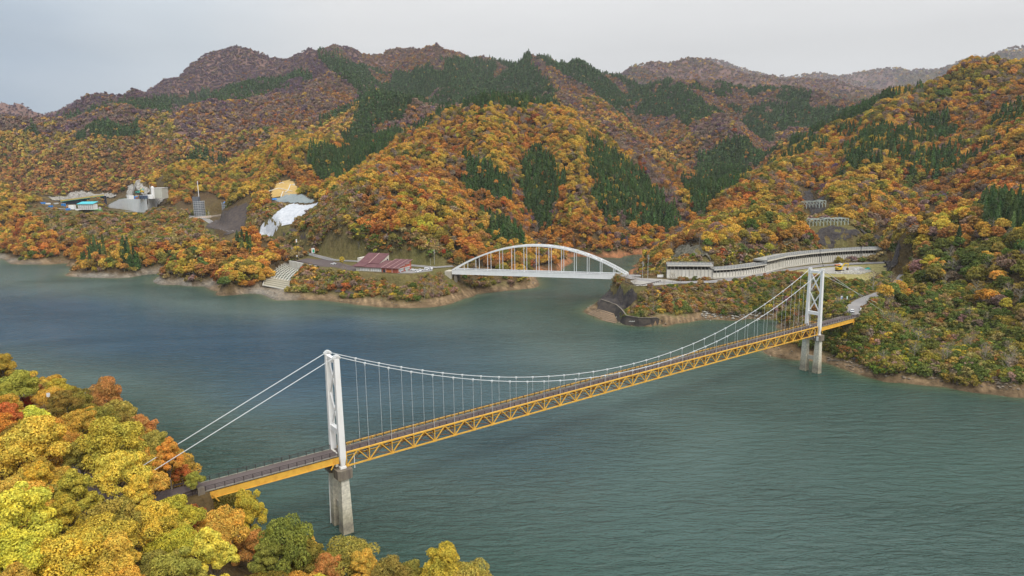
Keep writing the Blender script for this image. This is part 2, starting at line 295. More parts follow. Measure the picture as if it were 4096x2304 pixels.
_site = np.array([aty(*q) for q in [(200,795,1172),(285,779,1178),(330,770,1180),(425,775,1165),(468,788,1140),(120,800,1175),(60,790,1182),(0,785,1190),(512,762,1012),(560,745,1022),(598,780,1004),(640,790,985),(680,780,975),(700,800,960),(745,825,880),(800,800,872),(850,800,850),(905,790,835),(960,780,815)]]); PTS = np.vstack([_site, PTS])
_key = {}
for q in PTS: _key.setdefault((round(q[0]/3), round(q[1]/3)), q)
PTS = np.array(list(_key.values())); CEN = PTS[:, :2]
_D = np.hypot(CEN[:, None, 0]-CEN[None, :, 0], CEN[:, None, 1]-CEN[None, :, 1])
_n = len(CEN); _M = np.zeros((_n+3, _n+3)); _M[:_n, :_n] = _D+np.eye(_n)*0.6*0; _M[:_n, _n] = 1; _M[:_n, n1:=_n+1] = CEN[:, 0]/1000; _M[:_n, _n+2] = CEN[:, 1]/1000
_M[_n:, :_n] = _M[:_n, _n:].T
_M[:_n, :_n] -= np.eye(_n)*1.5
_W = np.linalg.solve(_M, np.r_[PTS[:, 2], 0, 0, 0])
def rbf(x, y):
    sh = np.shape(x); x = np.ravel(x).astype(np.float32); y = np.ravel(y).astype(np.float32); o = np.empty(len(x)); C = CEN.astype(np.float32)
    for i in range(0, len(x), 20000):
        d = np.hypot(x[i:i+20000, None]-C[None, :, 0], y[i:i+20000, None]-C[None, :, 1])
        o[i:i+20000] = d@_W[:_n].astype(np.float32)
    o += _W[_n]+_W[_n+1]*x/1000+_W[_n+2]*y/1000
    return o.reshape(sh)
NR, NT = 640, 620
RR = 30*np.exp(np.linspace(0, math.log(7600/30.0), NR)); TH = np.radians(np.linspace(-62, 58, NT))
GX = RR[:, None]*np.sin(TH)[None, :]; GY = RR[:, None]*np.cos(TH)[None, :]
GZ = rbf(GX, GY)
_dd = np.hypot(GX, GY)
# gullies and spurs that can be followed in the photograph
def furrow(pl, depth, wd):
    global GZ
    P = [(aty(a*K, b*K, c)[0], c) for a, b, c in pl]; d, _ = segdist(GX, GY, np.array(P)); GZ = GZ-depth*np.exp(-(d/wd)**2)*(GZ > 8)
for pl, dp, wd in (
 ([(1330,330,880),(1345,420,790),(1370,500,730),(1390,590,690)],24,30),([(1130,330,860),(1160,400,760),(1230,480,700),(1290,560,650)],17,26),([(1560,340,900),(1640,440,850),(1705,530,830)],13,24),
 ([(1500,330,900),(1495,400,800),(1500,500,730)],9,18),([(1420,300,920),(1440,400,800),(1450,500,725)],-13,26),([(1230,300,930),(1245,400,800),(1220,460,720)],-10,24),
 ([(2120,330,880),(2030,430,700),(1960,520,570)],15,26),([(2400,260,860),(2350,380,680),(2260,500,550)],17,28),([(2250,290,860),(2180,400,700),(2080,480,610)],-12,26),([(2500,230,800),(2460,330,660),(2420,430,540)],14,26),([(1880,480,640),(1850,540,550)],9,20),
 ([(930,150,2350),(1000,230,1900),(1050,262,1500)],50,75),([(1230,150,2200),(1220,200,1900),(1200,245,1600)],45,70),([(1350,170,1950),(1390,205,1800),(1440,250,1550)],-22,65),([(1080,160,2250),(1110,200,2000),(1130,240,1700)],-30,75),
 ([(1560,190,1950),(1640,260,1500),(1690,330,1250)],40,65),([(1830,230,1800),(1900,280,1500),(1970,340,1250)],36,60),([(1760,230,1750),(1820,300,1450),(1870,370,1200)],-22,50),
 ([(560,140,2500),(500,200,2200),(450,240,1950)],50,80),([(720,130,2450),(640,190,2150)],50,70),([(630,150,2350),(570,190,2150)],-22,60),([(330,215,2500),(280,250,2100)],30,60),
 ([(620,260,1450),(570,340,1180),(550,420,960)],26,42),([(330,330,1350),(300,440,1130)],22,40),([(180,350,1300),(160,430,1150)],20,36),([(760,240,1600),(720,300,1300)],26,45),([(900,300,1150),(880,400,920)],20,34),([(640,340,980),(640,430,860)],12,24),([(480,400,980),(500,470,860)],13,26)): furrow(pl, dp, wd)
_sd = np.minimum(segdist(GX, GY, _A)[0], segdist(GX, GY, _B)[0])
_ka = np.clip((_sd-15)/60, 0, 1)*(GZ > 1)
_amp = np.clip((_dd-300)/1600, 0, 1)
GZ = GZ + _ka*((fbm(GX/170, GY/170, 4, True)-.62)*(26+62*_amp)+_ka*(fbm(GX/75+3, GY/75, 3, True)-.62)*(8+16*_amp) + (fbm(GX/420+9, GY/420, 3, True)-.6)*70*_amp*np.clip((_dd-900)/600, 0, 1))
GZ = GZ + np.clip(_sd/8, 0, 1)*(GZ > 0)*(fbm(GX/9, GY/9, 3)-.5)*1.6
ROADMASK = np.zeros(GZ.shape)
def _blur(A, n):
    for ax in (0, 1):
        c = np.cumsum(np.concatenate([np.repeat(np.take(A, [0], ax), n+1, ax), A, np.repeat(np.take(A, [-1], ax), n, ax)], ax), ax); m = A.shape[ax]
        A = (np.take(c, np.arange(2*n+1, 2*n+1+m), ax)-np.take(c, np.arange(0, m), ax))/(2*n+1)
    return A
CONVEX = GZ-_blur(_blur(GZ, 9), 9)
for pl in PLATS:
    xy = [(q[0], q[1]) for q in pl]; ins = inpoly(GX, GY, xy); d, _z = segdist(GX, GY, np.array(xy+[xy[0]])); d = np.where(ins, 0, d)
    wv = np.clip(1-d/(2.5 if pl is PLATS[0] else 7), 0, 1); wv = wv*wv*(3-2*wv)*(GZ > -1); GZ = GZ*(1-wv)+pl[0][2]*wv; ROADMASK = np.maximum(ROADMASK, (d < 1)*1.0)
for k, pl in RD.items():
    d, z = segdist(GX, GY, np.array(pl)); wv = np.clip(1-(d-RW[k]/2-1)/6, 0, 1); wv = wv*wv*(3-2*wv)
    if k == 'bridge_road': wv *= ((GX-BP(243, 0)[0])*AX[0]+(GY-BP(243, 0)[1])*AX[1] > -2)
    if k == 'near_road': wv *= ((GX-BP(-31, 0)[0])*AX[0]+(GY-BP(-31, 0)[1])*AX[1] < 1)
    GZ = GZ*(1-wv)+(z-.25)*wv; ROADMASK = np.maximum(ROADMASK, (d < RW[k]/2+1)*1.0)
HF = [np.array(onz(*q)) for q in [(2381,1240,3),(2425,1251,2.5),(2455,1261,1.5),(2466,1284,0),(2499,1301,0),(2554,1307,0),(2600,1305,0),(2630,1299,.1),(2656,1291,.3)]]
HT = [np.array(aty(x, y, f[1]+sb)) for f, (x, y), sb in zip(HF, [(2404,1198),(2440,1210),(2466,1220),(2487,1238),(2506,1263),(2555,1271),(2600,1272),(2625,1270),(2648,1283)], (4.5,4.5,4.2,4,2.6,1.6,1.6,1.6,1))]
_out = [onz(x, y, 0)[:2] for x, y in [(2338,1240),(2345,1262),(2383,1275),(2425,1294),(2456,1300),(2499,1312),(2554,1318),(2630,1312),(2660,1300)]]
_wp = inpoly(GX, GY, _out+[tuple(q[:2]) for q in reversed(HT)]); _df, _zf = segdist(GX, GY, np.array(HF)); GZ = np.where(_wp, np.minimum(GZ, np.maximum(_zf-.25, -.6)), GZ)
_lk = inpoly(GX, GY, [onz(x, y, 17)[:2] for x, y in [(2520,1152),(2700,1152),(2980,1137),(3130,1118),(3142,1093),(3058,1089),(2850,1112),(2668,1112),(2500,1100)]]); GZ = np.where(_lk, np.minimum(GZ, 16.85), GZ)
# the lattice revetment is cut into the bank
LAT = [(1051,1141,4.5),(1148,1159,3.6),(1221,1076,12.4),(1141,1052,13.0)]
_q = np.array([onz(*q) for q in LAT]); _co = np.linalg.lstsq(np.c_[_q[:, :2], np.ones(4)], _q[:, 2], rcond=None)[0]
_ex = [(q[0]+(q[0]-_q[:, 0].mean())*.12, q[1]+(q[1]-_q[:, 1].mean())*.12) for q in _q]; _ex[0] = (_ex[0][0]-2, _ex[0][1]-9); _ex[1] = (_ex[1][0]+2, _ex[1][1]-9)
_in = inpoly(GX, GY, _ex); GZ = np.where(_in&(GZ > 0), np.minimum(GZ, np.maximum(_co[0]*GX+_co[1]*GY+_co[2]-.8, .15)), GZ)
def gidx(x, y):
    r = np.hypot(x, y); t = np.arctan2(x, y)
    return np.clip(np.log(np.maximum(r, 30)/30)/math.log(7600/30.0)*(NR-1), 0, NR-1.001), np.clip((np.degrees(t)+62)/120*(NT-1), 0, NT-1.001)
def samp(G, x, y):
    i, j = gidx(np.asarray(x, float), np.asarray(y, float)); a = i.astype(int); b = j.astype(int); u = i-a; v = j-b
    return (G[a, b]*(1-u)+G[a+1, b]*u)*(1-v)+(G[a, b+1]*(1-u)+G[a+1, b+1]*u)*v
def gz(x, y): return float(samp(GZ, np.array([x]), np.array([y]))[0])
def hit(px, py, zmin=0.0, off=0.0):          # where the view through a point of the photograph meets the ground
    d = ray(px, py); t = np.geomspace(60, 7000, 1500); X = d[0]*t; Y = d[1]*t; Z = H+d[2]*t
    g = samp(GZ, X, Y)+off; m = np.nonzero(Z <= np.maximum(g, zmin))[0]
    if not len(m): return None
    i = m[0]; return (X[i], Y[i], max(float(g[i]-off), zmin))

# species map (outlines of the stands as photographed, D pixels)
CON = [[(60,325),(250,262),(300,255),(500,235),(600,215),(775,180),(775,207),(700,228),(560,262),(480,264),(380,290),(340,330),(230,340),(100,337)],
 [(800,145),(920,172),(1000,195),(1130,155),(1285,150),(1330,130),(1345,165),(1380,200),(1400,225),(1380,245),(1290,245),(1160,265),(1060,265),(1000,260),(930,242),(870,205),(830,175)],
 [(905,245),(1000,250),(1130,266),(1060,298),(1000,338),(940,383),(900,425),(850,447),(790,445),(775,370),(860,370),(890,320)],
 [(1150,215),(1390,215),(1400,265),(1160,262)],[(1345,140),(1450,150),(1570,175),(1700,205),(1680,235),(1580,275),(1540,265),(1500,230),(1430,190)],
 [(1700,215),(1760,215),(1870,280),(1960,340),(1960,375),(1880,425),(1800,495),(1755,547),(1735,500),(1700,430),(1765,460),(1740,330),(1700,290),(1590,290),(1600,270)],
 [(1800,205),(1900,215),(2000,225),(2100,240),(2250,230),(2330,222),(2200,262),(2060,330),(1990,370),(1960,320),(1870,265),(1800,235)],
 [(1490,355),(1560,395),(1650,465),(1725,548),(1690,572),(1590,567),(1530,562),(1500,500)],[(1180,390),(1240,420),(1290,470),(1280,495),(1170,485),(1155,440)],
 [(1310,420),(1360,370),(1425,450),(1410,520),(1390,595),(1340,545),(1310,470)],[(1220,550),(1290,560),(1310,600),(1240,600)],
 [(2110,400),(2180,385),(2240,395),(2160,425)],[(2300,300),(2390,288),(2400,330),(2340,350)],[(2470,515),(2576,500),(2600,570),(2490,575)],
 [(2120,190),(1330,100)]]
CON_S = [[(205,605),(270,605),(270,675),(205,675)],[(305,610),(350,610),(350,660),(305,660)],[(590,590),(640,590),(640,640),(590,640)]]
BARE = [[(-200,200),(620,80),(800,100),(800,150),(775,182),(600,218),(300,258),(60,325),(-200,330)],[(430,262),(780,210),(900,238),(830,290),(700,312),(600,330),(500,350),(440,330)],
 [(775,150),(800,146),(905,245),(850,280),(780,215)],[(1580,150),(2250,150),(2250,240),(1700,205)],[(1500,290),(1625,358),(1742,545),(1700,545),(1610,430),(1550,360)],[(1325,150),(1365,155),(1450,248),(1480,288),(1420,262)],[(830,100),(1300,120),(1250,150),(1150,150),(1000,175),(900,160)]]
SCRUB = [[(690,590),(760,530),(800,512),(870,440),(905,470),(900,560),(950,590),(1090,572),(1140,640),(1130,680),(760,660),(700,620)],
 [(735,655),(1140,685),(1180,750),(760,750),(735,720)],[(1165,690),(1300,698),(1345,735),(1190,748)],[(1520,695),(1700,712),(1960,690),(2060,700),(2060,810),(1690,805),(1510,765)],
 [(2060,700),(2220,720),(2280,770),(2430,760),(2600,790),(2600,960),(2060,900)],[(60,520),(520,520),(545,590),(450,610),(150,600)],[(1660,640),(1760,605),(2000,600),(2200,575),(2240,640),(2230,665),(1660,680)],
 [(590,560),(680,500),(790,512),(690,595)],[(2290,700),(2420,690),(2460,760),(2290,770)],[(2010,520),(2140,540),(2200,570),(2020,580)]]
LOW = [[(1500,650),(1690,650),(1900,655),(2240,640),(2250,712),(2100,742),(1500,712)], [(1160,640),(1340,690),(1140,700)], [(700,640),(1140,640),(1150,700),(900,700),(700,660)], [(60,508),(120,496),(190,488),(290,490),(330,468),(390,468),(425,500),(400,545),(330,535),(60,530)]]
SEE = [[(650,600),(650,588),(700,545),(730,512),(805,506),(800,520),(720,570),(680,600)],[(675,505),(680,475),(715,450),(750,455),(765,512),(690,512)],[(518,570),(560,525),(625,508),(625,535),(585,592),(540,590)],[(264,540),(264,505),(325,468),(420,480),(430,512),(370,542)],[(110,522),(110,500),(200,486),(290,488),(262,525)],[(480,548),(480,480),(520,480),(570,500),(575,545)],[(880,686),(880,640),(1050,655),(1090,690)],[(655,722),(690,668),(730,655),(860,665),(780,700),(735,735)],[(1675,655),(1800,655),(1900,655),(2080,612),(2225,612),(2225,662),(2100,672),(1930,700),(1800,712),(1675,710)],[(2026,534),(2026,506),(2082,506),(2082,528)],[(2034,574),(2034,552),(2140,552),(2140,572)],[(1695,640),(1710,620),(1760,620),(1790,648)],[(1490,760),(1520,725),(1680,800),(1660,825)],[(1930,690),(2010,665),(2230,655),(2200,720),(2000,706)],[(2100,805),(2120,770),(2190,745),(2210,752),(2150,800)],[(300,520),(530,545),(540,590),(500,590),(490,560),(300,530)]]
TANG = [[(140,540),(460,545),(470,600),(330,600)],[(780,545),(880,450),(900,490),(870,560),(800,590)]]
GRASS = [[(2200,745),(2576,800),(2576,850),(2300,790)],[(1640,735),(1720,735),(1730,780),(1650,770)],[(2000,705),(2090,712),(2060,740),(1990,735)]]
def inany(dx, dy, polys):
    r = np.zeros(np.shape(dx), bool)
    for p in polys: r |= inpoly(dx, dy, p)
    return r

# ground mesh with painted cover (soil, leaf litter, grass, lake bank)
def ground():
    X, Y, Z = GX, GY, GZ; n1 = fbm(X/23, Y/23, 4); n2 = fbm(X/5+3, Y/5, 3); n3 = fbm(X/60, Y/60+8, 3)
    c = np.zeros(Z.shape+(3,)); L3 = lambda a: np.array(a)[None, None, :]
    litter = L3((.09,.055,.03))*(1-n1[..., None])+L3((.12,.09,.035))*n1[..., None]; c[:] = litter  # litter tone lowered, shade between the crowns put into its colour
    px, py = proj(np.stack([X, Y, Z+4], -1)); dx, dy = px/K, py/K
    s = inany(dx, dy, SCRUB); c[s] = (L3((.17,.125,.055))*(1-n1[..., None])+L3((.11,.11,.035))*n1[..., None])[s]
    s = inany(dx, dy, TANG); c[s] = (L3((.17,.12,.055))*(1-n2[..., None])+L3((.10,.09,.035))*n2[..., None])[s]
    s = inany(dx, dy, GRASS); c[s] = (L3((.13,.18,.05))*(1-n2[..., None])+L3((.19,.18,.06))*n2[..., None])[s]
    s = inany(dx, dy, BARE); c[s] = L3((.20,.12,.10))[0, 0]*1.0
    yd = inpoly(X, Y, [(q[0], q[1]) for q in PLATS[2]]); c[yd] = (L3((.28,.26,.10))*(1-n2[..., None])+L3((.36,.30,.13))*n2[..., None])[yd]
    # bare bank of the drawn-down lake, strata follow the level
    bw = np.clip((4.3+(n1-.5)*5-Z)/1.4, 0, 1)*(_sd < 60)
    st = .5+.5*np.sin(Z*5+n2*3); tan_ = L3((.27,.185,.105))*(.6+.55*st[..., None])*(.6+.75*n2[..., None])
    gry = L3((.27,.26,.23))*(.7+.5*n2[..., None]); left = np.clip(n3*3-1.35, 0, .8)[..., None]*(X < -150)[..., None]; bank = tan_*(1-left)+gry*left
    red = ((Y > 560)&(X > 20)&(X < 260))[..., None]; bank = np.where(red, L3((.33,.15,.07))*(.8+.4*st[..., None]), bank)
    c = c*(1-bw[..., None])+bank*bw[..., None]
    wet = np.clip(1-Z/.9, 0, 1)[..., None]*(Z > -2)[..., None]; c = c*(1-.45*wet)
    i = np.arange(NR-1)[:, None]*NT+np.arange(NT-1)[None, :]; f = np.stack([i, i+1, i+NT+1, i+NT], -1).reshape(-1, 4)[:, ::-1]
    me = bpy.data.meshes.new('hillside_ground'); v = np.stack([X, Y, Z], -1).reshape(-1, 3)
    me.vertices.add(len(v)); me.vertices.foreach_set('co', v.ravel()); me.loops.add(f.size); me.loops.foreach_set('vertex_index', f.ravel().astype(np.int32))
    me.polygons.add(len(f)); me.polygons.foreach_set('loop_start', np.arange(0, f.size, 4, dtype=np.int32)); me.update(calc_edges=True); me.shade_smooth()
    a = me.color_attributes.new('cover', 'FLOAT_COLOR', 'POINT'); a.data.foreach_set('color', np.c_[c.reshape(-1, 3), np.ones(len(v))].ravel())
    m = bpy.data.materials.new('ground_cover'); m.use_nodes = True; t = m.node_tree; P = t.nodes['Principled BSDF']; P.inputs['Roughness'].default_value = .95; P.inputs['Specular IOR Level'].default_value = .1
    at = t.nodes.new('ShaderNodeAttribute'); at.attribute_name = 'cover'; g = t.nodes.new('ShaderNodeNewGeometry')
    n = t.nodes.new('ShaderNodeTexNoise'); n.inputs['Scale'].default_value = .5; n.inputs['Detail'].default_value = 8; n.inputs['Roughness'].default_value = .75; t.links.new(g.outputs['Position'], n.inputs[0])
    r = t.nodes.new('ShaderNodeMapRange'); r.inputs['From Min'].default_value = .3; r.inputs['From Max'].default_value = .7; r.inputs['To Min'].default_value = .45; r.inputs['To Max'].default_value = 1.5; t.links.new(n.outputs[0], r.inputs['Value'])
    x = t.nodes.new('ShaderNodeVectorMath'); x.operation = 'SCALE'; t.links.new(at.outputs['Color'], x.inputs[0]); t.links.new(r.outputs[0], x.inputs['Scale']); t.links.new(x.outputs[0], P.inputs['Base Color'])
    b = t.nodes.new('ShaderNodeBump'); b.inputs['Distance'].default_value = .8; b.inputs['Strength'].default_value = .8; t.links.new(n.outputs[0], b.inputs['Height']); t.links.new(b.outputs[0], P.inputs['Normal'])
    me.materials.append(m); o = bpy.data.objects.new('hillside_ground', me); link(o); tag(o, kind='structure')
    o['label'] = 'steep valley sides with leaf litter, scrub soil and tan drawn-down lake banks'
ground()

# lake surface
def lake():
    s = 3; X = GX[::s, ::s]; Y = GY[::s, ::s]; Z = GZ[::s, ::s]; a, b = X.shape
    keep = (Z[:-1, :-1] < 6)|(Z[1:, :-1] < 6)|(Z[:-1, 1:] < 6)|(Z[1:, 1:] < 6); keep &= (np.hypot(X, Y)[:-1, :-1] < 1500)
    i = np.arange(a-1)[:, None]*b+np.arange(b-1)[None, :]; f = np.stack([i, i+b, i+b+1, i+1], -1)[keep]; f = f[:, ::-1]
    used, inv = np.unique(f, return_inverse=True); f = inv.reshape(-1, 4)
    v = np.stack([X, Y, np.zeros_like(X)], -1).reshape(-1, 3)[used]; zz = Z.reshape(-1)[used]
    me = bpy.data.meshes.new('lake_water'); me.from_pydata(v.tolist(), [], f[:, ::-1].tolist() if False else f.tolist()); me.update()
    at = me.attributes.new('depth', 'FLOAT', 'POINT'); at.data.foreach_set('value', np.clip(-zz, 0, 60).astype(np.float32))
    m = bpy.data.materials.new('lake_water'); m.use_nodes = True; t = m.node_tree; N = t.nodes.new; L = t.links.new; P = t.nodes['Principled BSDF']
    P.inputs['Roughness'].default_value = .2; P.inputs['IOR'].default_value = 1.33; P.inputs['Specular IOR Level'].default_value = .5
    A = N('ShaderNodeAttribute'); A.attribute_name = 'depth'; r = N('ShaderNodeValToRGB'); mr = N('ShaderNodeMapRange'); mr.inputs['From Max'].default_value = 40; L(A.outputs['Fac'], mr.inputs['Value']); L(mr.outputs[0], r.inputs[0])
    e = r.color_ramp.elements; e[0].color = (.15, .14, .07, 1); e[1].color = (.008, .052, .092, 1); e[1].position = .95; q = e.new(.035); q.color = (.05, .09, .05, 1); q = e.new(.12); q.color = (.022, .062, .046, 1); q = e.new(.5); q.color = (.056, .100, .092, 1)  # lighter middle stop paints in the sky's sheen, bluer deep stop its reflection
    g = N('ShaderNodeNewGeometry'); L(r.outputs[0], P.inputs['Base Color'])
    def wave(rot, sc, stretch, detail, dist=0.0):
        mp = N('ShaderNodeMapping'); mp.inputs['Rotation'].default_value = (0, 0, rot); mp.inputs['Scale'].default_value = stretch; L(g.outputs['Position'], mp.inputs[0])
        n = N('ShaderNodeTexNoise'); n.inputs['Scale'].default_value = sc; n.inputs['Detail'].default_value = detail; n.inputs['Roughness'].default_value = .6; n.inputs['Distortion'].default_value = dist; L(mp.outputs[0], n.inputs[0]); return n
    a1 = wave(math.radians(-38), .42, (.28, 1.0, 1), 4, .5); a2 = wave(math.radians(-24), 1.15, (.4, 1, 1), 4, .3); a3 = wave(math.radians(-35), .016, (.45, 1, 1), 4, .8)
    s1 = N('ShaderNodeMath'); s1.operation = 'MULTIPLY_ADD'; L(a2.outputs[0], s1.inputs[0]); s1.inputs[1].default_value = .22; L(a1.outputs[0], s1.inputs[2])
    st = N('ShaderNodeMapRange'); st.inputs['From Min'].default_value = .35; st.inputs['From Max'].default_value = .65; st.inputs['To Min'].default_value = .35; st.inputs['To Max'].default_value = 1.0; L(a3.outputs[0], st.inputs['Value'])
    bp = N('ShaderNodeBump'); bp.inputs['Distance'].default_value = 4.2; L(st.outputs[0], bp.inputs['Strength']); L(s1.outputs[0], bp.inputs['Height']); L(bp.outputs[0], P.inputs['Normal'])
    me.materials.append(m); o = bpy.data.objects.new('lake_water', me); link(o); tag(o, kind='structure'); o['label'] = 'wind-rippled blue green reservoir water between the wooded banks'
lake()
# ------------------------------------------------------------------ suspension bridge
def bow(u): return 20.0+0.35*(1-((u-SPAN/2)/(SPAN/2))**2) if 0 <= u <= SPAN else 20.0
def cable_z(u): return 22.2+(44.5-22.2)*((u-SPAN/2)/(SPAN/2))**2
HU = [7.1+(SPAN-14.2)/32*k for k in range(33)]
KERB = mat('kerb_stone', (.30, .28, .23), .9, (.16, .14, .11), .5, .7)
def suspension():
    R = thing('suspension_bridge', 'white-towered suspension bridge with a long yellow stiffening truss crossing the lake', 'suspension bridge', BP(0, 0, 0))
    us = np.linspace(0, SPAN, 35)
    m = MB()
    for a, b in zip(us[:-1], us[1:]):
        pts = [BP(u, o, bow(u)+dz) for u in (a, b) for o, dz in ((-2.05, -.45), (2.05, -.45), (2.05, -.15), (-2.05, -.15))]
        m.add(pts, [(0, 4, 5, 1), (3, 2, 6, 7), (0, 3, 7, 4), (1, 5, 6, 2)])
    m.obj('road_deck', ASPH, R)
    for u0, u1 in ((-31, 0), (SPAN, 243.7)):
        MB().add([BP(u, o, z) for u in (u0, u1) for o, z in ((-2.55, 19.62), (2.55, 19.62), (2.55, 19.85), (-2.55, 19.85))], [(0, 4, 5, 1), (3, 2, 6, 7), (0, 3, 7, 4), (1, 5, 6, 2), (0, 1, 2, 3), (7, 6, 5, 4)]).obj('approach_deck', ASPH, R)
        for o in (-2.5, 2.5):
            MB().beam(BP(u0, o, 19.86), BP(u1, o, 19.86), .30, .2).obj('kerb', KERB, R)
    for o in (-1.9, 1.9):
        m = MB()
        for a, b in zip(us[:-1], us[1:]): m.beam(BP(a, o, bow(a)-.06), BP(b, o, bow(b)-.06), .28, .2)
        m.obj('kerb', KERB, R)
    # deck markings worn out, joints at the towers
    for u in (-.4, SPAN+.4): MB().beam(BP(u, -2.2, 19.87), BP(u, 2.2, 19.87), .5, .04).obj('expansion_joint', CONCL, R)
    # stiffening trusses
    vm = unit_beam('truss_vertical', .24, .22, YEL); dm = unit_beam('truss_diagonal', .24, .22, YEL)
    nodes = [1.1]+HU+[SPAN-1.1]
    TT, TB = .25, -3.15
    for o in (-2.72, 2.72):
        ch = []
        for z, h in ((TT, .36), (TB, .32)):
            m = MB(); ch.append(m); p_ = [BP(u, o, bow(u)+z) for u in nodes]
            for a, b in zip(p_[:-1], p_[1:]): m.beam(a, b, .34, h)
        for u in nodes: m.beam(BP(u-.5, o, bow(u)+TB+.02), BP(u+.5, o, bow(u)+TB+.02), .12, .62)
        tr = ch[0].obj('stiffening_truss', YEL, R); ch[1].obj('bottom_chord', YEL, tr)
        for u in nodes: inst_beam('vertical', vm, tr, BP(u, o, bow(u)+TB), BP(u, o, bow(u)+TT))
        for a, b in zip(nodes[:-1], nodes[1:]):
            c = (a+b)/2
            inst_beam('diagonal', dm, tr, BP(a, o, bow(a)+TB), BP(c, o, bow(c)+TT)); inst_beam('diagonal', dm, tr, BP(c, o, bow(c)+TT), BP(b, o, bow(b)+TB))
    # floor beams with their sway frames, and the lateral bracing in the plane of the lower chords
    fb = MB(); fb.beam((0, -2.6, -.6), (0, 2.6, -.6), .2, .5); fb.beam((0, -2.6, -3.15), (0, 2.6, -3.15), .16, .2)
    fb.beam((0, -2.6, -3.1), (0, 0, -.8), .13, .13); fb.beam((0, 2.6, -3.1), (0, 0, -.8), .13, .13)
    fm = fb.mesh('floor_beam', YELD); rz = math.atan2(AX[1], AX[0])
    for u in nodes: inst('floor_beam', fm, R, BP(u, 0, bow(u)), (0, 0, rz))
    m = MB()
    for a, b in zip(nodes[:-1], nodes[1:]):
        c = (a+b)/2
        m.beam(BP(a, -2.6, bow(a)+TB), BP(b, 2.6, bow(b)+TB), .13, .13); m.beam(BP(a, 2.6, bow(a)+TB+.15), BP(b, -2.6, bow(b)+TB+.15), .13, .13)
    m.obj('lateral_bracing', YELD, R)
    for o in (-1.2, 0, 1.2):
        m = MB()
        for a, b in zip(us[:-1], us[1:]): m.beam(BP(a, o, bow(a)-.62), BP(b, o, bow(b)-.62), .16, .34)
        m.obj('stringer', YELD, R)
    # approach plate girders, hunched slightly towards the tower
    for u0, u1 in ((-30.6, -.7), (SPAN+.7, 243.2)):
        for o in (-2.3, 2.3):
            MB().beam(BP(u0, o, 18.7), BP(u1, o, 18.7), .34, 1.5).beam(BP(u0, o, 17.93), BP(u1, o, 17.93), .62, .1).obj('approach_girder', YEL, R)
        m = MB()
        for k in range(7):
            u = u0+(u1-u0)*(k+.5)/7; m.beam(BP(u, -2.2, 18.7), BP(u, 2.2, 18.7), .15, .5)
        m.obj('cross_beam', YELD, R)
    for u, s in ((-1.6, 1), (-29.6, -1), (SPAN+1.6, -1), (242, 1)):
        inst_beam('brace', dm, R, BP(u, -2.75, 18.9), BP(u-1.3*s, -2.75, 16.9)); inst_beam('brace', dm, R, BP(u, 2.75, 18.9), BP(u-1.3*s, 2.75, 16.9))
    # railings
    pm = MB().box((0, 0, .55), (.13, .13, 1.1)).mesh('railing_post', DARKST)
    for u0, u1, offo in ((-30.8, -.9, 2.5), (.9, SPAN-.9, 1.95), (SPAN+.9, 243.4, 2.5)):
        for sgn in (-1, 1):
            o = offo*sgn; m = MB(); seg = np.linspace(u0, u1, max(2, int((u1-u0)/6)))
            for zz, r in ((1.05, .07), (.72, .045), (.4, .045)):
                m.tube([BP(u, o, bow(u)-.05+zz) for u in seg], r, 4)
            rl = m.obj('railing', DARKST, R)
            n = int(round((u1-u0)/2.06))
            for k in range(n+1):
                u = u0+(u1-u0)*k/n; inst('post', pm, rl, BP(u, o, bow(u)-.05), (0, 0, rz))
    # towers and piers
    for u0 in (0, SPAN):
        for_dir = 1 if u0 == 0 else -1
        T = MB().box((T1[0]+AX[0]*u0, T1[1]+AX[1]*u0, 43.3), (.9, 4.6, 1.0), rz).obj('tower', WHITE, R)
        for s in (-1, 1):
            m = MB(); o = s*2.72
            prof = [(16.95, .42, .5), (19.2, .72, .8), (20, .74, .82), (44.0, .62, .62)]
            vs = []
            for z, a, b in prof:
                oo = s*(2.88-(z-17)*.006)
                for i, j in ((-1, -1), (1, -1), (1, 1), (-1, 1)): vs.append(BP(u0+i*a, oo+j*b*.72, z))
            fs = [(3, 2, 1, 0), (12, 13, 14, 15)]
            for k in range(3):
                for i in range(4): fs.append((k*4+i, k*4+(i+1) % 4, k*4+4+(i+1) % 4, k*4+4+i))
            m.add(vs, fs); m.beam(BP(u0-.75, o, 16.85), BP(u0+.75, o, 16.85), 1.3, .5)
            m.obj('leg', WHITE, T)
            sd = MB()
            for k in range(7):
                t = -1+2*k/6.; sd.beam(BP(u0+t*.78-.08, o, 44.2+.42*(1-t*t)), BP(u0+t*.78+.08, o, 44.2+.42*(1-t*t)), 1.0, .55)
            sd.obj('saddle', WHITE, T)
        MB().beam(BP(u0, -2.5, 25.7), BP(u0, 2.5, 25.7), 1.1, 1.3).obj('cross_beam', WHITE, T)
        for z0, z1 in ((26.4, 34.4), (34.6, 42.8)):
            MB().beam(BP(u0, -2.3, z0), BP(u0, 2.3, z1), .35, .42).obj('diagonal_brace', WHITE, T)
            MB().beam(BP(u0+.004, 2.3, z0), BP(u0+.004, -2.3, z1), .33, .40).obj('diagonal_brace', WHITE, T)
        m = MB().beam(BP(u0, -1.3, 15.2), BP(u0, 1.3, 15.2), 2.2, 1.9)
        Pm = m.obj('pier', CONC, R)
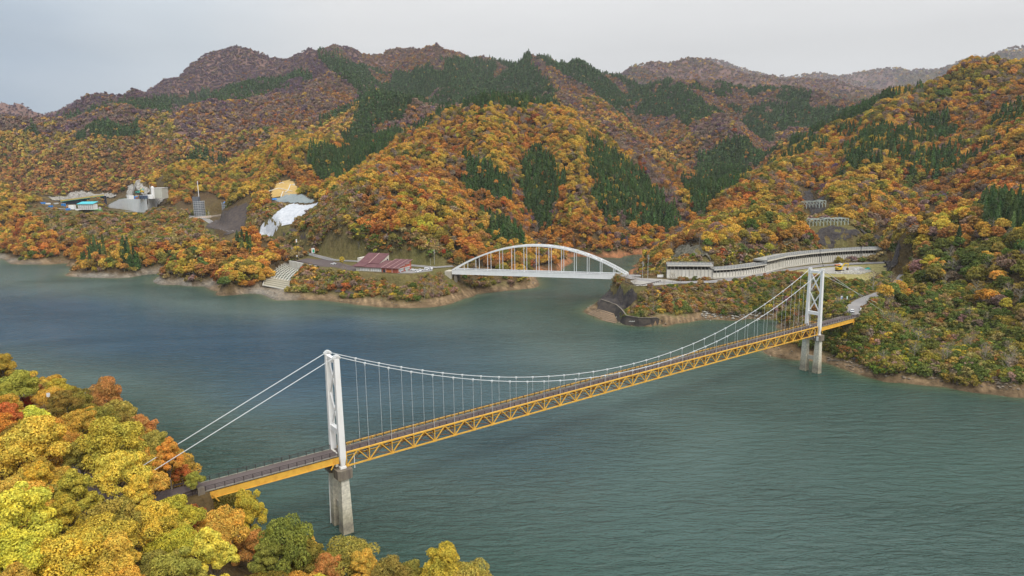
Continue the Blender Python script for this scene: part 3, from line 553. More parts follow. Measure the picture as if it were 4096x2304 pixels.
        for s in (-1, 1):
            o = s*2.86; pts = []
            for dx, dy in ((-1.9, -1.35), (-1.3, -1.75), (1.3, -1.75), (1.9, -1.35), (1.9, 1.35), (1.3, 1.75), (-1.3, 1.75), (-1.9, 1.35)): pts.append(BP(u0+dx, o+dy)[:2])
            MB().prism(pts, 14.3, 16.6).obj('cap', CONCD, Pm)
            m = MB(); vs = []
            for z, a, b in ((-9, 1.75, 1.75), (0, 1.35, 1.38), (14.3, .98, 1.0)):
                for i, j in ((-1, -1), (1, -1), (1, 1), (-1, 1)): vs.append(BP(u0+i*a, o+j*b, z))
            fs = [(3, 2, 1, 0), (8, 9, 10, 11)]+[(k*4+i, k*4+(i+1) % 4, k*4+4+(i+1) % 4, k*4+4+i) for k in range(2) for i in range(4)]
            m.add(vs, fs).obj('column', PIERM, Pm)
        MB().beam(BP(u0, -1.7, 6.3), BP(u0, 1.7, 6.3), 1.2, 1.6).obj('strut', CONC, Pm)
        # pale drain pipe down the column
        MB().tube([BP(u0-for_dir*1.45, 2.86*1, 14), BP(u0-for_dir*1.75, 2.86, .4)], .11, 6).obj('drain_pipe', WHITE, Pm)
        MB().tube([BP(u0+for_dir*3.1, -2.72, 19.5), BP(u0+for_dir*3.1, -2.72, 15.8)], .09, 6).obj('drain_pipe', WHITE, Pm)
        MB().beam(BP(u0+for_dir*1.98, -3.9, 15.4), BP(u0+for_dir*1.98, -2.9, 15.4), .1, 1.9).obj('inspection_plate', WHITE, Pm)
        for s in (-1, 1): MB().beam(BP(u0-for_dir*1.3, s*2.2, 17.2), BP(u0-for_dir*1.3, s*2.2, 17.9), .7, .7).obj('bearing', CONC, Pm)
    # main cables, hangers and clamps
    anchors = {-2.72: (BP(-74, -2.72, 13), BP(SPAN+62, -2.3, 16.5)), 2.72: (BP(-74, 2.72, 13), BP(281.6, 2.72, 18.5))}
    cm = MB().box((0, 0, -.02), (.55, .42, .36)).beam((0, 0, -.1), (0, 0, -.6), .22, .1).mesh('clamp', CABLE)
    for o in (-2.72, 2.72):
        m = MB(); m.tube([anchors[o][0]]+[BP(u, o, cable_z(u)) for u in np.linspace(0, SPAN, 61)]+[anchors[o][1]], .095, 8); m.obj('main_cable', CABLE, R, smooth=True)
        for u in HU:
            h = MB().tube([BP(u, o, bow(u)+.3), BP(u, o, cable_z(u))], .038, 6).obj('hanger', CABLE, R)
            inst('clamp', cm, h, BP(u, o, cable_z(u)), (0, 0, rz))
    # abutments
    for u0, s in ((-31, -1), (243.7, 1)):
        pts = [BP(u0+s*a, b)[:2] for a, b in ((0, -3.6), (4.5, -3.6), (4.5, 3.6), (0, 3.6))]
        if s < 0: pts = pts[::-1]
        A = MB().prism(pts, 6, 17.9).obj('abutment', CONCD, R)
        for b in (-3.05, 3.05):
            p2 = [BP(u0+s*a, b+c)[:2] for a, c in ((.1, -.5), (1.5, -.5), (1.5, .5), (.1, .5))]
            if s < 0: p2 = p2[::-1]
            MB().prism(p2, 17.8, 21.3).obj('end_post', CONCD, A)
        pts = [BP(u0+s*a, b)[:2] for a, b in ((.05, -2.52), (5.2, -2.52), (5.2, 2.52), (.05, 2.52))]
        if s < 0: pts = pts[::-1]
        MB().prism(pts, 17.9, 19.84).obj('road_slab', ASPH, A)
        for b in (-2.6, -.9, .9, 2.6):
            MB().box(BP(u0-s*.2, b, 12.5), (.9, .9, 10.5), rz).obj('buttress', CONC, A)
    return R
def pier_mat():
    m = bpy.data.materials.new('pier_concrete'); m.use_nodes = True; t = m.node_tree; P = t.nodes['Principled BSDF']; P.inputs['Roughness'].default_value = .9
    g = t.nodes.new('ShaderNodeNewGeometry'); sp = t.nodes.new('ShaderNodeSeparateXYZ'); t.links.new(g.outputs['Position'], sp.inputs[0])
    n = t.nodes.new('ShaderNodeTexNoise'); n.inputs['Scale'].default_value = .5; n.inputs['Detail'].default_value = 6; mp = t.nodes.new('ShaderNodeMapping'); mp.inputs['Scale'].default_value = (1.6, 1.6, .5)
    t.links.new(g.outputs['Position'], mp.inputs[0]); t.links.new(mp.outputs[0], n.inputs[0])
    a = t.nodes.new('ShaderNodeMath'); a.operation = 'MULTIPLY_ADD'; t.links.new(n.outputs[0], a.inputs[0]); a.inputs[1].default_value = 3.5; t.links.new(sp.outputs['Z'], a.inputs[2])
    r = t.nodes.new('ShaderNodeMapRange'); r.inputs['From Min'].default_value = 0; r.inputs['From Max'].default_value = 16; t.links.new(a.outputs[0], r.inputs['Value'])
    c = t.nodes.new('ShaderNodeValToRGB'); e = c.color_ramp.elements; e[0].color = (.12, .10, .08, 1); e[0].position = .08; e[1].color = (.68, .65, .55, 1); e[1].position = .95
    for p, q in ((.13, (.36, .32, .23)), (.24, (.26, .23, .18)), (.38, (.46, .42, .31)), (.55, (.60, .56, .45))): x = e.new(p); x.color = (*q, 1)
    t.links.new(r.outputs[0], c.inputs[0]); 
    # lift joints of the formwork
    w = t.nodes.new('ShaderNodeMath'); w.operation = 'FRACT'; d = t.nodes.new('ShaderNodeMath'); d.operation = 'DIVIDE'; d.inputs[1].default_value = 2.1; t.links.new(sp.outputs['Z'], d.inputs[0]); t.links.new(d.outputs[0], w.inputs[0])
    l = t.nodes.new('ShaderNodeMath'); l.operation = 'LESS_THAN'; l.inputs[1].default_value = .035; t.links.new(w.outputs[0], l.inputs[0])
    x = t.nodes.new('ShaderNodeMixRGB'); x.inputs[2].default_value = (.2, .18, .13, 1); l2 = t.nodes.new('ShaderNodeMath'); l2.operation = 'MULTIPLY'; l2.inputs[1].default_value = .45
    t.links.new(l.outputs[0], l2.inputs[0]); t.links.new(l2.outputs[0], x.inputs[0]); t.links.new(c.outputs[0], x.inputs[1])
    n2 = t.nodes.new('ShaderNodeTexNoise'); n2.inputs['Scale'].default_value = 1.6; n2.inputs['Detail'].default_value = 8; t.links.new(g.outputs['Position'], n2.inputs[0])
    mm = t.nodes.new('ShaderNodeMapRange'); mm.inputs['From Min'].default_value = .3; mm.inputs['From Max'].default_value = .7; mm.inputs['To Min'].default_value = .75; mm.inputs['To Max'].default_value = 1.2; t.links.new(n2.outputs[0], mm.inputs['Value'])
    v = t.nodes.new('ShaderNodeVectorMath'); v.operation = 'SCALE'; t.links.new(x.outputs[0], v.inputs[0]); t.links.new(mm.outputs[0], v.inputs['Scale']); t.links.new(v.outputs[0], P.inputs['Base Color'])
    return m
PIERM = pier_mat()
suspension()

# ------------------------------------------------------------------ arch bridge
def arch_bridge():
    A0 = np.array([-42.1, 481.7]); A1 = np.array([76.0, 446.2]); Ln = float(np.hypot(*(A1-A0))); ax = (A1-A0)/Ln; nn = np.array([-ax[1], ax[0]]); rz = math.atan2(ax[1], ax[0]); W = 7.4
    Q = lambda u, o, z: (float(A0[0]+ax[0]*u+nn[0]*o), float(A0[1]+ax[1]*u+nn[1]*o), z)
    R = thing('arch_bridge', 'white tied-arch road bridge spanning the inlet beyond the lake', 'arch bridge', Q(0, 0, 0))
    AW = mat('arch_white_paint', (.82, .83, .84), .4, (.66, .67, .66), .3, .4)
    MB().beam(Q(0, W/2, 17.1), Q(Ln, W/2, 17.1), W-1, .35).obj('road_deck', ROADM, R)
    for k, o in enumerate((0, W)):
        g = MB().beam(Q(-.5, o, 16.4), Q(Ln+.5, o, 16.4), .7, 3.0).beam(Q(-.5, o, 17.95), Q(Ln+.5, o, 17.95), 1.0, .12).beam(Q(-.5, o, 14.9), Q(Ln+.5, o, 14.9), 1.0, .12)
        for i in range(14): g.beam(Q(Ln*(i+.5)/14, o-.4, 15.0), Q(Ln*(i+.5)/14, o-.4, 17.8), .08, .1)
        g.obj('tie_girder', AW, R)
    arc = lambda u: 18.0+18.2*(1-(2*u/Ln-1)**2)
    for o in (0, W):
        m = MB(); s = np.linspace(0, Ln, 29)
        for a, b in zip(s[:-1], s[1:]): m.beam(Q(a, o, arc(a)), Q(b, o, arc(b)), .75, 1.0)
        m.obj('arch_rib', AW, R)
    hm = unit_beam('arch_hanger', .34, .26, AW)
    for o in (0, W):
        for i in range(1, 14):
            u = Ln*i/14; inst_beam('hanger', hm, R, Q(u, o, 17.9), Q(u, o, arc(u)-.4))
    bm = unit_beam('wind_brace', .32, .36, AW)
    for i in range(2, 13):
        u = Ln*i/14; inst_beam('wind_brace', bm, R, Q(u, .3, arc(u)), Q(u, W-.3, arc(u)))
        if i < 12:
            v = Ln*(i+1)/14; c = (u+v)/2
            inst_beam('wind_brace', bm, R, Q(u, .3, arc(u)), Q(c, W/2, arc(c))); inst_beam('wind_brace', bm, R, Q(c, W/2, arc(c)), Q(v, .3, arc(v)))
            inst_beam('wind_brace', bm, R, Q(u, W-.3, arc(u)), Q(c, W/2, arc(c))); inst_beam('wind_brace', bm, R, Q(c, W/2, arc(c)), Q(v, W-.3, arc(v)))
    pm = MB().box((0, 0, .5), (.12, .12, 1.0)).mesh('arch_rail_post', CABLE)
    for o in (.75, W-.75):
        m = MB()
        for z in (.95, .6, .3): m.tube([Q(0, o, 17.3+z), Q(Ln, o, 17.3+z)], .05, 4)
        r = m.obj('railing', CABLE, R)
        for k in range(50): inst('post', pm, r, Q(Ln*(k+.5)/50, o, 17.3), (0, 0, rz))
    P = MB().beam(Q(1.8, .4, 13.9), Q(1.8, W-.4, 13.9), 2.0, 1.8).obj('pier', CONCD, R)
    for o in (.9, W-.9):
        MB().beam(Q(1.8, o, -1), Q(1.8, o, 13), 2.2, 2.0, up=(ax[0], ax[1], 0)).obj('column', CONCD, P)
    MB().prism([Q(Ln-1.2, -.5, 0)[:2], Q(Ln+5, -.5, 0)[:2], Q(Ln+5, W+.5, 0)[:2], Q(Ln-1.2, W+.5, 0)[:2]], 6, 14.8).obj('abutment', CONC, R)
    MB().prism([Q(-6, -.5, 0)[:2], Q(-1, -.5, 0)[:2], Q(-1, W+.5, 0)[:2], Q(-6, W+.5, 0)[:2]], 6, 16.9).obj('abutment', CONC, R)
    MB().prism([Q(Ln+.5, .4, 0)[:2], Q(Ln+9, .4, 0)[:2], Q(Ln+9, W-.4, 0)[:2], Q(Ln+.5, W-.4, 0)[:2]], 14.8, 17.25).obj('road_slab', ROADM, R)
arch_bridge()
# ------------------------------------------------------------------ trees
rnd = np.random.RandomState(11)
def quadmesh(name, V, mats, nquad_mat0=None, extra=None, tri=False, k=4):
    # V: (n,k,3) faces without shared corners; extra: (verts, faces, matindex)
    n = len(V); v = V.reshape(-1, 3); f = np.arange(n*k).reshape(n, k)
    vs = v.tolist(); fs = f.tolist(); mi = [0]*n
    if extra:
        b = len(vs); vs += [tuple(x) for x in extra.v]; fs += [tuple(b+i for i in q) for q in extra.f]; mi += [1]*len(extra.f)
    me = bpy.data.meshes.new(name); me.from_pydata(vs, [], fs)
    for m in mats: me.materials.append(m)
    me.polygons.foreach_set('material_index', mi); me.update(); return me
def cards(P, Nrm, size, rs, aspect=1.0, k=5):
    n = len(P); Nrm = Nrm/(np.linalg.norm(Nrm, axis=1)[:, None]+1e-9)
    a = np.cross(Nrm, rs.randn(n, 3)); a /= np.linalg.norm(a, axis=1)[:, None]+1e-9; b = np.cross(Nrm, a)
    out = np.zeros((n, k, 3))
    for i in range(k):
        t = 2*math.pi*i/k; r = size*(.6+.8*rs.rand(n))
        out[:, i] = P+a*(np.cos(t)*r*aspect)[:, None]+b*(np.sin(t)*r)[:, None]+Nrm*((rs.rand(n)-.5)*size*.5)[:, None]
    return out
def crown_cards(seed, n, size, R=5.0, Hh=7.5, base=4.0, lobes=14, gap=.12, flat=.72, fine=1.0):
    rs = np.random.RandomState(seed); C = []; rr = []
    for i in range(lobes):
        t = i*2.4+rs.rand()*.8; q = (i+.5)/lobes; h = q**.8
        rad = R*.72*math.sqrt(max(0.02, 1-h**2.2))*(.8+.4*rs.rand())
        C.append((rad*math.cos(t)*(1+.12*rs.randn()), rad*math.sin(t)*(1+.12*rs.randn()), base+Hh*(.14+.68*h)+rs.randn()*.6)); rr.append(R*(.24+.24*rs.rand())*fine)
    C.append((0, 0, base+Hh*.5)); rr.append(R*.5); C = np.array(C); rr = np.array(rr); m = len(C)
    k = rs.choice(m, n, p=rr**2/np.sum(rr**2)); d = rs.randn(n, 3); d[:, 2] = d[:, 2]*.8+.45; d /= np.linalg.norm(d, axis=1)[:, None]
    cl = fbm(d[:, 0]*2.3+k*3.1+50, d[:, 1]*2.3+d[:, 2]*1.7+50, 2)          # leaf clumps within the lobe
    r = rr[k]*(.62+.62*cl+.16*rs.rand(n)); P = C[k]+d*r[:, None]*np.array([1, 1, flat])
    out = np.ones(n, bool)
    for j in range(m):                               # drop what lies deep inside another lobe
        q = (P-C[j])/np.array([1, 1, flat]); out &= ~((np.linalg.norm(q, axis=1) < rr[j]*.62)&(k != j))
    out &= rs.rand(n) > gap; out &= cl+.25*rs.rand(n) > .33; P = P[out]; d = d[out]
    Nn = d+rs.randn(len(d), 3)*.6; Nn[:, 2] += .25
    return P, Nn, rs
def limbs(seed, R, Hh, base, tr=.28, n=7, k=5):
    rs = np.random.RandomState(seed+99); m = MB(); m.tube([(0, 0, -2.0), (.1, 0, base*.5), (.05, .15, base), (0, 0, base+Hh*.55)], tr, k, tr*.3)
    for i in range(n):
        t = i*2.4+rs.rand(); z = base*.7+Hh*.35*i/n; e = R*(.55+.3*rs.rand())
        m.tube([(0, 0, z), (e*.45*math.cos(t), e*.45*math.sin(t), z+Hh*.22), (e*math.cos(t), e*math.sin(t), z+Hh*.42)], tr*.42, 4, tr*.1)
    return m
def leafmat(name, transl=.25, vary=.5, attr='INSTANCER'):
    m = bpy.data.materials.new(name); m.use_nodes = True; t = m.node_tree; t.nodes.clear(); N = t.nodes.new; L = t.links.new
    o = N('ShaderNodeOutputMaterial'); at = N('ShaderNodeAttribute'); at.attribute_type = attr; at.attribute_name = 'tint'
    g = N('ShaderNodeNewGeometry'); tcn = N('ShaderNodeTexCoord'); n = N('ShaderNodeTexNoise'); n.inputs['Scale'].default_value = .55; n.inputs['Detail'].default_value = 3; L(tcn.outputs['Object'], n.inputs[0])
    # leaf-to-leaf variation and a second tone of turning leaves
    r1 = N('ShaderNodeMapRange'); r1.inputs['To Min'].default_value = 1-vary*.8; r1.inputs['To Max'].default_value = 1+vary*.8; L(g.outputs['Random Per Island'], r1.inputs['Value'])
    s1 = N('ShaderNodeVectorMath'); s1.operation = 'SCALE'; L(at.outputs['Color'], s1.inputs[0]); L(r1.outputs[0], s1.inputs['Scale'])
    r2 = N('ShaderNodeMapRange'); r2.inputs['From Min'].default_value = .38; r2.inputs['From Max'].default_value = .66; L(n.outputs[0], r2.inputs['Value'])
    hs = N('ShaderNodeHueSaturation'); hs.inputs['Hue'].default_value = .525; hs.inputs['Saturation'].default_value = .95; hs.inputs['Value'].default_value = .72; L(s1.outputs[0], hs.inputs['Color'])
    mx = N('ShaderNodeMixRGB'); L(r2.outputs[0], mx.inputs[0]); L(s1.outputs[0], mx.inputs[1]); L(hs.outputs[0], mx.inputs[2])
    d = N('ShaderNodeBsdfDiffuse'); L(mx.outputs[0], d.inputs[0])
    if transl:
        tr = N('ShaderNodeBsdfTranslucent'); L(mx.outputs[0], tr.inputs[0]); ms = N('ShaderNodeMixShader'); ms.inputs[0].default_value = transl
        L(d.outputs[0], ms.inputs[1]); L(tr.outputs[0], ms.inputs[2]); L(ms.outputs[0], o.inputs[0])
    else: L(d.outputs[0], o.inputs[0])
    return m
LEAF = leafmat('autumn_leaves', .18, .5); NEEDLE = leafmat('cedar_needles', .1, .5); TWIG = leafmat('bare_twigs', 0, .3)
BARK = mat("bark", (.13, .10, .075), .9, (.30, .27, .22), 1.5, .6)
def broad(name, seed, n, size, nl=7, **kw):
    P, Nn, rs = crown_cards(seed, n, size, **kw); V = cards(P, Nn, size, rs)
    R = kw.get('R', 5.0); Hh = kw.get('Hh', 7.5); base = kw.get('base', 4.0)
    return V, limbs(seed, R, Hh, base, n=nl)
def conifer_cards(seed, n, size, Hh=14.0, R=2.4, base=1.5):
    rs = np.random.RandomState(seed); h = rs.rand(n)**1.35; t = rs.rand(n)*2*math.pi
    lay = np.floor(h*13)/13+(.5/13); hh = h*.35+lay*.65
    lob = .78+.22*np.sin(t*5+lay*40)+.12*rs.randn(n)
    r = R*(1-hh)**.8*lob*(.55+.45*np.sqrt(rs.rand(n)))+.08
    P = np.stack([r*np.cos(t), r*np.sin(t), base+Hh*h-r*.28], -1); Nn = np.stack([np.cos(t), np.sin(t), np.full(n, .75)], -1)+rs.randn(n, 3)*.35
    return P, Nn, rs
def conifer(seed, n, size, **kw):
    P, Nn, rs = conifer_cards(seed, n, size, **kw); V = cards(P, Nn, size, rs, .6, 4)
    m = MB(); m.tube([(0, 0, -2), (0, 0, 1.5), (0, 0, kw.get('Hh', 14)*.93)], .24, 5, .04); return V, m
def bare(seed, Hh=9.0, n1=9, thick=.2):
    rs = np.random.RandomState(seed); m = MB(); m.tube([(0, 0, -1.5), (.15, .1, Hh*.35), (.1, -.1, Hh*.7), (.3, .1, Hh)], thick, 5, thick*.2)
    V = []
    for i in range(n1):
        t = i*2.4+rs.rand(); z = Hh*(.22+.6*i/n1); e = Hh*(.42-.2*i/n1)*(.8+.4*rs.rand()); a = np.array([.1, 0, z]); b = a+np.array([e*math.cos(t), e*math.sin(t), e*.8])
        m.tube([tuple(a), tuple((a+b)/2+[0, 0, -.12*e]), tuple(b)], thick*.45, 4, thick*.1)
        for j in range(6):
            q = a+(b-a)*(.3+.12*j); t2 = rs.rand()*6.28; f = e*(.25+.3*rs.rand()); w_ = q+np.array([f*math.cos(t2), f*math.sin(t2), f*.75])
            m.tube([tuple(q), tuple(w_)], thick*.14, 3, thick*.04)
            for l in range(3):
                s = q+(w_-q)*(.4+.25*l); t3 = rs.rand()*6.28; g2 = f*.5; x = s+np.array([g2*math.cos(t3), g2*math.sin(t3), g2*.7]); dd = np.array([.035, .035, 0.0])
                V.append([s-dd, s+dd, x+dd*.3, x-dd*.3])
    return np.array(V), m
PROTO = {}
def mk(kind, lod, i, V, mb, lm, bm, k):
    me = quadmesh(kind+'_crown', V, [lm, bm], extra=mb, k=k); PROTO.setdefault((kind, lod), []).append(me)
    # split meshes for the trees that stand as individuals
    cr = quadmesh('crown', V, [lm], k=k); tr = mb.mesh('trunk', bm); PROTO.setdefault((kind, lod, 'split'), []).append((cr, tr))
shp = [dict(R=5.2, Hh=7.5, base=4.0, lobes=15), dict(R=4.4, Hh=8.5, base=4.5, lobes=13), dict(R=6.0, Hh=7.0, base=4.0, lobes=18), dict(R=4.8, Hh=6.6, base=5.0, lobes=11), dict(R=3.6, Hh=9.0, base=4.5, lobes=12), dict(R=5.6, Hh=8.6, base=3.6, lobes=20)]
for i, s in enumerate(shp):
    mk('broad', 0, i, *broad('b', 20+i, 21000, .135, 10, **dict(s, lobes=s['lobes']+22, fine=.68)), LEAF, BARK, 5)
    mk('broad', 1, i, *broad('b', 40+i, 2600, .34, 6, **dict(s, lobes=s['lobes']+9, fine=.82)), LEAF, BARK, 5)
    mk('broad', 2, i, *broad('b', 60+i, 850, .56, 3, **dict(s, lobes=s['lobes']+6, fine=.85)), LEAF, BARKP, 5)
    mk('broad', 3, i, *broad('b', 80+i, 130, 1.35, 0, **dict(s, lobes=8)), LEAF, BARKP, 5)
for i in range(3):
    mk('con', 1, i, *conifer(100+i, 1500, .34, Hh=13+i, R=3.0), NEEDLE, BARK, 4)
    mk('con', 2, i, *conifer(110+i, 420, .6, Hh=13+i, R=3.0), NEEDLE, BARK, 4)
    mk('con', 3, i, *conifer(120+i, 110, 1.1, Hh=13+i, R=3.0), NEEDLE, BARK, 4)
    mk('bare', 1, i, *bare(130+i, 9.5, 11), TWIG, BARKP, 4)
    s = dict(R=2.3+.3*i, Hh=3.0, base=-.4, lobes=8, gap=.2)
    mk('shrub', 1, i, *broad('s', 140+i, 750, .25, 3, **s), LEAF, BARK, 5)
    mk('shrub', 2, i, *broad('s', 150+i, 240, .42, 0, **s), LEAF, BARK, 5)

def L3(a): return np.array(a, float)
TINTS = {'golden-yellow': (.72, .41, .06), 'orange': (.70, .295, .05), 'rust-red': (.42, .12, .035), 'brown-orange': (.46, .205, .06), 'olive-yellow': (.33, .255, .05), 'yellow-green': (.60, .45, .05), 'green': (.17, .20, .045), 'scarlet': (.50, .05, .02), 'grey-brown': (.36, .23, .17), 'purple-brown': (.24, .145, .185), 'tan': (.40, .28, .11)}
TN = list(TINTS)
MIX_SCR_R = {'olive-yellow': 3.4, 'green': 6, 'yellow-green': .9, 'tan': 1.5, 'brown-orange': .5, 'grey-brown': .8}
def pick(rs, w): k = list(w); p = np.array([w[i] for i in k], float); return k[rs.choice(len(k), p=p/p.sum())]
MIX_HILL = {'golden-yellow': 2.6, 'orange': 3.2, 'brown-orange': 2.2, 'olive-yellow': 2.0, 'rust-red': .6, 'yellow-green': .4, 'green': .35, 'grey-brown': 1.5}
MIX_RIGHT = {'golden-yellow': 2.4, 'orange': 2.2, 'brown-orange': 2.0, 'olive-yellow': 2.6, 'rust-red': .5, 'yellow-green': .6, 'green': .5, 'grey-brown': 1.6}
MIX_BARE = {'purple-brown': 9, 'grey-brown': 1.6, 'brown-orange': .35, 'rust-red': .15}
MIX_PINK = {'grey-brown': 4.5, 'brown-orange': 2.2, 'orange': .5, 'golden-yellow': .3, 'rust-red': .4, 'purple-brown': 2.5}
MIX_SHORE = {'orange': 3, 'golden-yellow': 1.6, 'rust-red': 1.2, 'brown-orange': 1.6, 'olive-yellow': 1.2, 'yellow-green': .8, 'green': .7}
MIX_LEFTD = {'golden-yellow': 2.6, 'olive-yellow': 2.6, 'brown-orange': 2.0, 'orange': 1.4, 'yellow-green': 1.4, 'rust-red': .4, 'green': .35}
MIX_SCRUB = {'olive-yellow': 2.8, 'yellow-green': .8, 'brown-orange': 1.5, 'tan': 3.0, 'green': 2.0, 'grey-brown': 1.6, 'rust-red': .35, 'golden-yellow': .5}
def blocked(x, y, tall=True):
    r = samp(ROADMASK, x, y) > .25
    for pl, mg in BLOCK+(BLOCK_TALL if tall else []):
        r |= inpoly(x, y, pl)
        if mg: r |= segdist(x, y, np.array(list(pl)+[pl[0]]))[0] < mg
    return r
# ------------------------------------------------------------------ roads
def ribbon(name, pl, wd, m, lift=.05, lab=None, o0=None, o1=None):
    P = dens([tuple(q) for q in pl], 4); t = np.gradient(P[:, :2], axis=0); t /= np.linalg.norm(t, axis=1)[:, None]; nrm = np.stack([-t[:, 1], t[:, 0]], 1)
    k = np.ones(5)/5; zz = np.convolve(np.pad(P[:, 2], 2, 'edge'), k, 'valid'); a, b = (-wd/2, wd/2) if o0 is None else (o0, o1)
    A = [(P[i, 0]+nrm[i, 0]*b, P[i, 1]+nrm[i, 1]*b, zz[i]+lift) for i in range(len(P))]; B = [(P[i, 0]+nrm[i, 0]*a, P[i, 1]+nrm[i, 1]*a, zz[i]+lift) for i in range(len(P))]
    o = MB().strip(B, A).obj(name, m)
    tag(o, lab, None, None, 'structure'); return o
LINE = mat('road_line', (.72, .72, .68), .7)
ribbon('lake_road', RD['lake_road'], 7, ROADM, .12, 'grey two-lane road along the far bank past the maroon-roofed shop')
ribbon('shed_road', RD['shed_road'], 8, ROADM, .12, 'grey road running along the foot of the white rock shed')
ribbon('bridge_road', RD['bridge_road'][1:], 6.4, ROADM, .10, 'narrow road curving uphill from the far end of the suspension bridge')
ribbon('near_road', RD['near_road'], 5.4, ASPH, .04, 'dark asphalt road leaving the near bridge end into the trees')
for nm in ('lake_road', 'shed_road'):
    for a in (-3.05, 2.9): ribbon('edge_line', RD[nm], 0, LINE, .126, None, a, a+.18)
def flat(name, pxs, z, m, lab, lift=.14):
    o = MB().poly([onz(x, y, z)[:2]+(z+lift,) for x, y in pxs]).obj(name, m); tag(o, lab, None, None, 'structure'); return o
GRAV = mat('gravel', (.40, .38, .34), .95, (.27, .25, .22), .25, .8)
flat('car_park', [(1172,1046),(1268,1066),(1335,1068),(1420,1086),(1440,1072),(1345,1048),(1262,1026)], 17, ASPH, 'dark asphalt car park above the white retaining wall', .09)
flat('shop_forecourt', [(1588,1094),(1660,1093),(1730,1084),(1730,1076),(1648,1076)], 17, ROADM, 'asphalt forecourt with parked cars beside the shop', .09)
flat('turning_area', [(2520,1124),(2545,1144),(2615,1143),(2690,1136),(2740,1131),(2660,1117),(2570,1113)], 17, GRAV, 'pale paved pull-in on the headland', .09)
flat('yard_gravel', [(3240,1078),(3275,1092),(3340,1096),(3440,1098),(3490,1085),(3440,1066),(3330,1068)], 17, GRAV, 'gravel works yard with an excavator', .09)

# sheets of material that follow the hillside
def drape(name, pxs, m, lab, cat, lift=.35, step=1.6, kind=None, bumpy=0.0, parent=None, clear=True, margin=2.0):
    W_ = [hit(x, y) for x, y in pxs]; W_ = [q for q in W_ if q]; pl = [(q[0], q[1]) for q in W_]
    xs = np.arange(min(q[0] for q in pl), max(q[0] for q in pl)+step, step); ys = np.arange(min(q[1] for q in pl), max(q[1] for q in pl)+step, step)
    X, Y = np.meshgrid(xs, ys); Z = samp(GZ, X, Y)+lift+(fbm(X/4, Y/4, 3)-.5)*bumpy; jj = 7 if bumpy > 2.5 else 0; ins = inpoly(X+(fbm(X/5, Y/5+3, 3)-.5)*jj, Y+(fbm(X/5+9, Y/5, 3)-.5)*jj*1.5, pl); n = len(xs); vs = np.stack([X, Y, Z], -1).reshape(-1, 3); fs = []
    for i in range(len(ys)-1):
        for j in range(n-1):
            if int(ins[i, j])+int(ins[i+1, j])+int(ins[i, j+1])+int(ins[i+1, j+1]) >= 3: fs.append((i*n+j, i*n+j+1, (i+1)*n+j+1, (i+1)*n+j))
    if not fs: print('EMPTY drape', name, lab); return None
    used = sorted(set(k for f in fs for k in f)); mp = {k: i for i, k in enumerate(used)}
    o = MB().add(vs[used], [tuple(mp[k] for k in f) for f in fs]).obj(name, m, parent)
    if parent is None: tag(o, lab, cat, None, kind)
    if clear: BLOCK.append((pl, margin))
    return o
SHEET = mat('white_sheet', (.60, .62, .65), .7, (.38, .41, .46), .3, .7, bump=.9)
STRAW = mat('straw_mat', (.55, .38, .12), .9, (.36, .22, .08), .12, .8)
NET = mat('dark_net_slope', (.055, .045, .045), .95, (.12, .09, .07), .25, .8, stretch=(1, 1, 2), bump=.3)
ROCKD = mat('dark_rock', (.035, .03, .035), .95, (.10, .085, .065), .3, .7, bump=1.2)
ROCKP = mat('pale_rock', (.46, .44, .40), .95, (.12, .10, .08), .45, .9, bump=1.2)
ROCKC = mat('cliff_rock', (.20, .18, .14), .95, (.05, .05, .03), .4, .9, bump=1.5, stretch=(1, 1, .4))
BLUE = mat('blue_tarp', (.03, .22, .62), .5); YELM = mat('machine_yellow', (.75, .50, .03), .5); TEAL = mat('teal_paint', (.03, .36, .30), .5)
GREYN = mat('grey_net', (.20, .24, .25), .9, (.32, .34, .33), .3, .6)
SCAF = mat('scaffold_mesh', (.115, .125, .145), .8, (.22, .23, .25), .6, .5)
GLASS = mat('window_glass', (.05, .06, .07), .15); TYRE = mat('tyre', (.03, .03, .03), .9); CARW = mat('car_white', (.82, .83, .84), .25)
drape('sheeted_slope', [(1030,944),(1048,908),(1095,870),(1140,830),(1165,820),(1280,811),(1252,838),(1200,874),(1152,910),(1100,948)], SHEET, 'slope under bright white protective sheeting running down to the road', 'sheeted slope', .9, 2.0)
S = drape('straw_slope', [(1085,772),(1100,745),(1125,725),(1160,718),(1180,735),(1195,770),(1170,780),(1120,797),(1085,795)], STRAW, 'tan terraced cut slope with white berm drains below the pale birch trunks', 'terraced slope', .5, 2.0)
for a, b in (((1116,738),(1178,740)),((1083,767),(1168,768)),((1178,742),(1148,768)),((1148,768),(1124,795)),((1060,778),(1082,766))):
    p = hit(*a); q = hit(*b)
    if p and q: MB().tube([(p[0]+(q[0]-p[0])*t, p[1]+(q[1]-p[1])*t, gz(p[0]+(q[0]-p[0])*t, p[1]+(q[1]-p[1])*t)+.7) for t in np.linspace(0, 1, 12)], .55, 5).obj('berm_drain', CONCL, S)
drape('netted_cut', [(1125,795),(1165,777),(1215,785),(1260,803),(1262,810),(1170,818),(1140,812),(1090,800)], GREYN, 'grey netted cut slope just above the white sheeting', 'netted slope', .5, 2.0)
drape('blue_tarpaulin', [(1086,798),(1105,799),(1112,806),(1092,807)], BLUE, 'small blue tarpaulin at the foot of the tan terraced slope', 'tarpaulin', 1.2, 1.0)
drape('dark_slope', [(822,908),(860,880),(905,850),(960,825),(995,815),(990,850),(985,890),(935,935),(890,935),(850,920)], NET, 'dark brown netted cut slope beside the winding road', 'netted slope', .5, 2.0, margin=4)
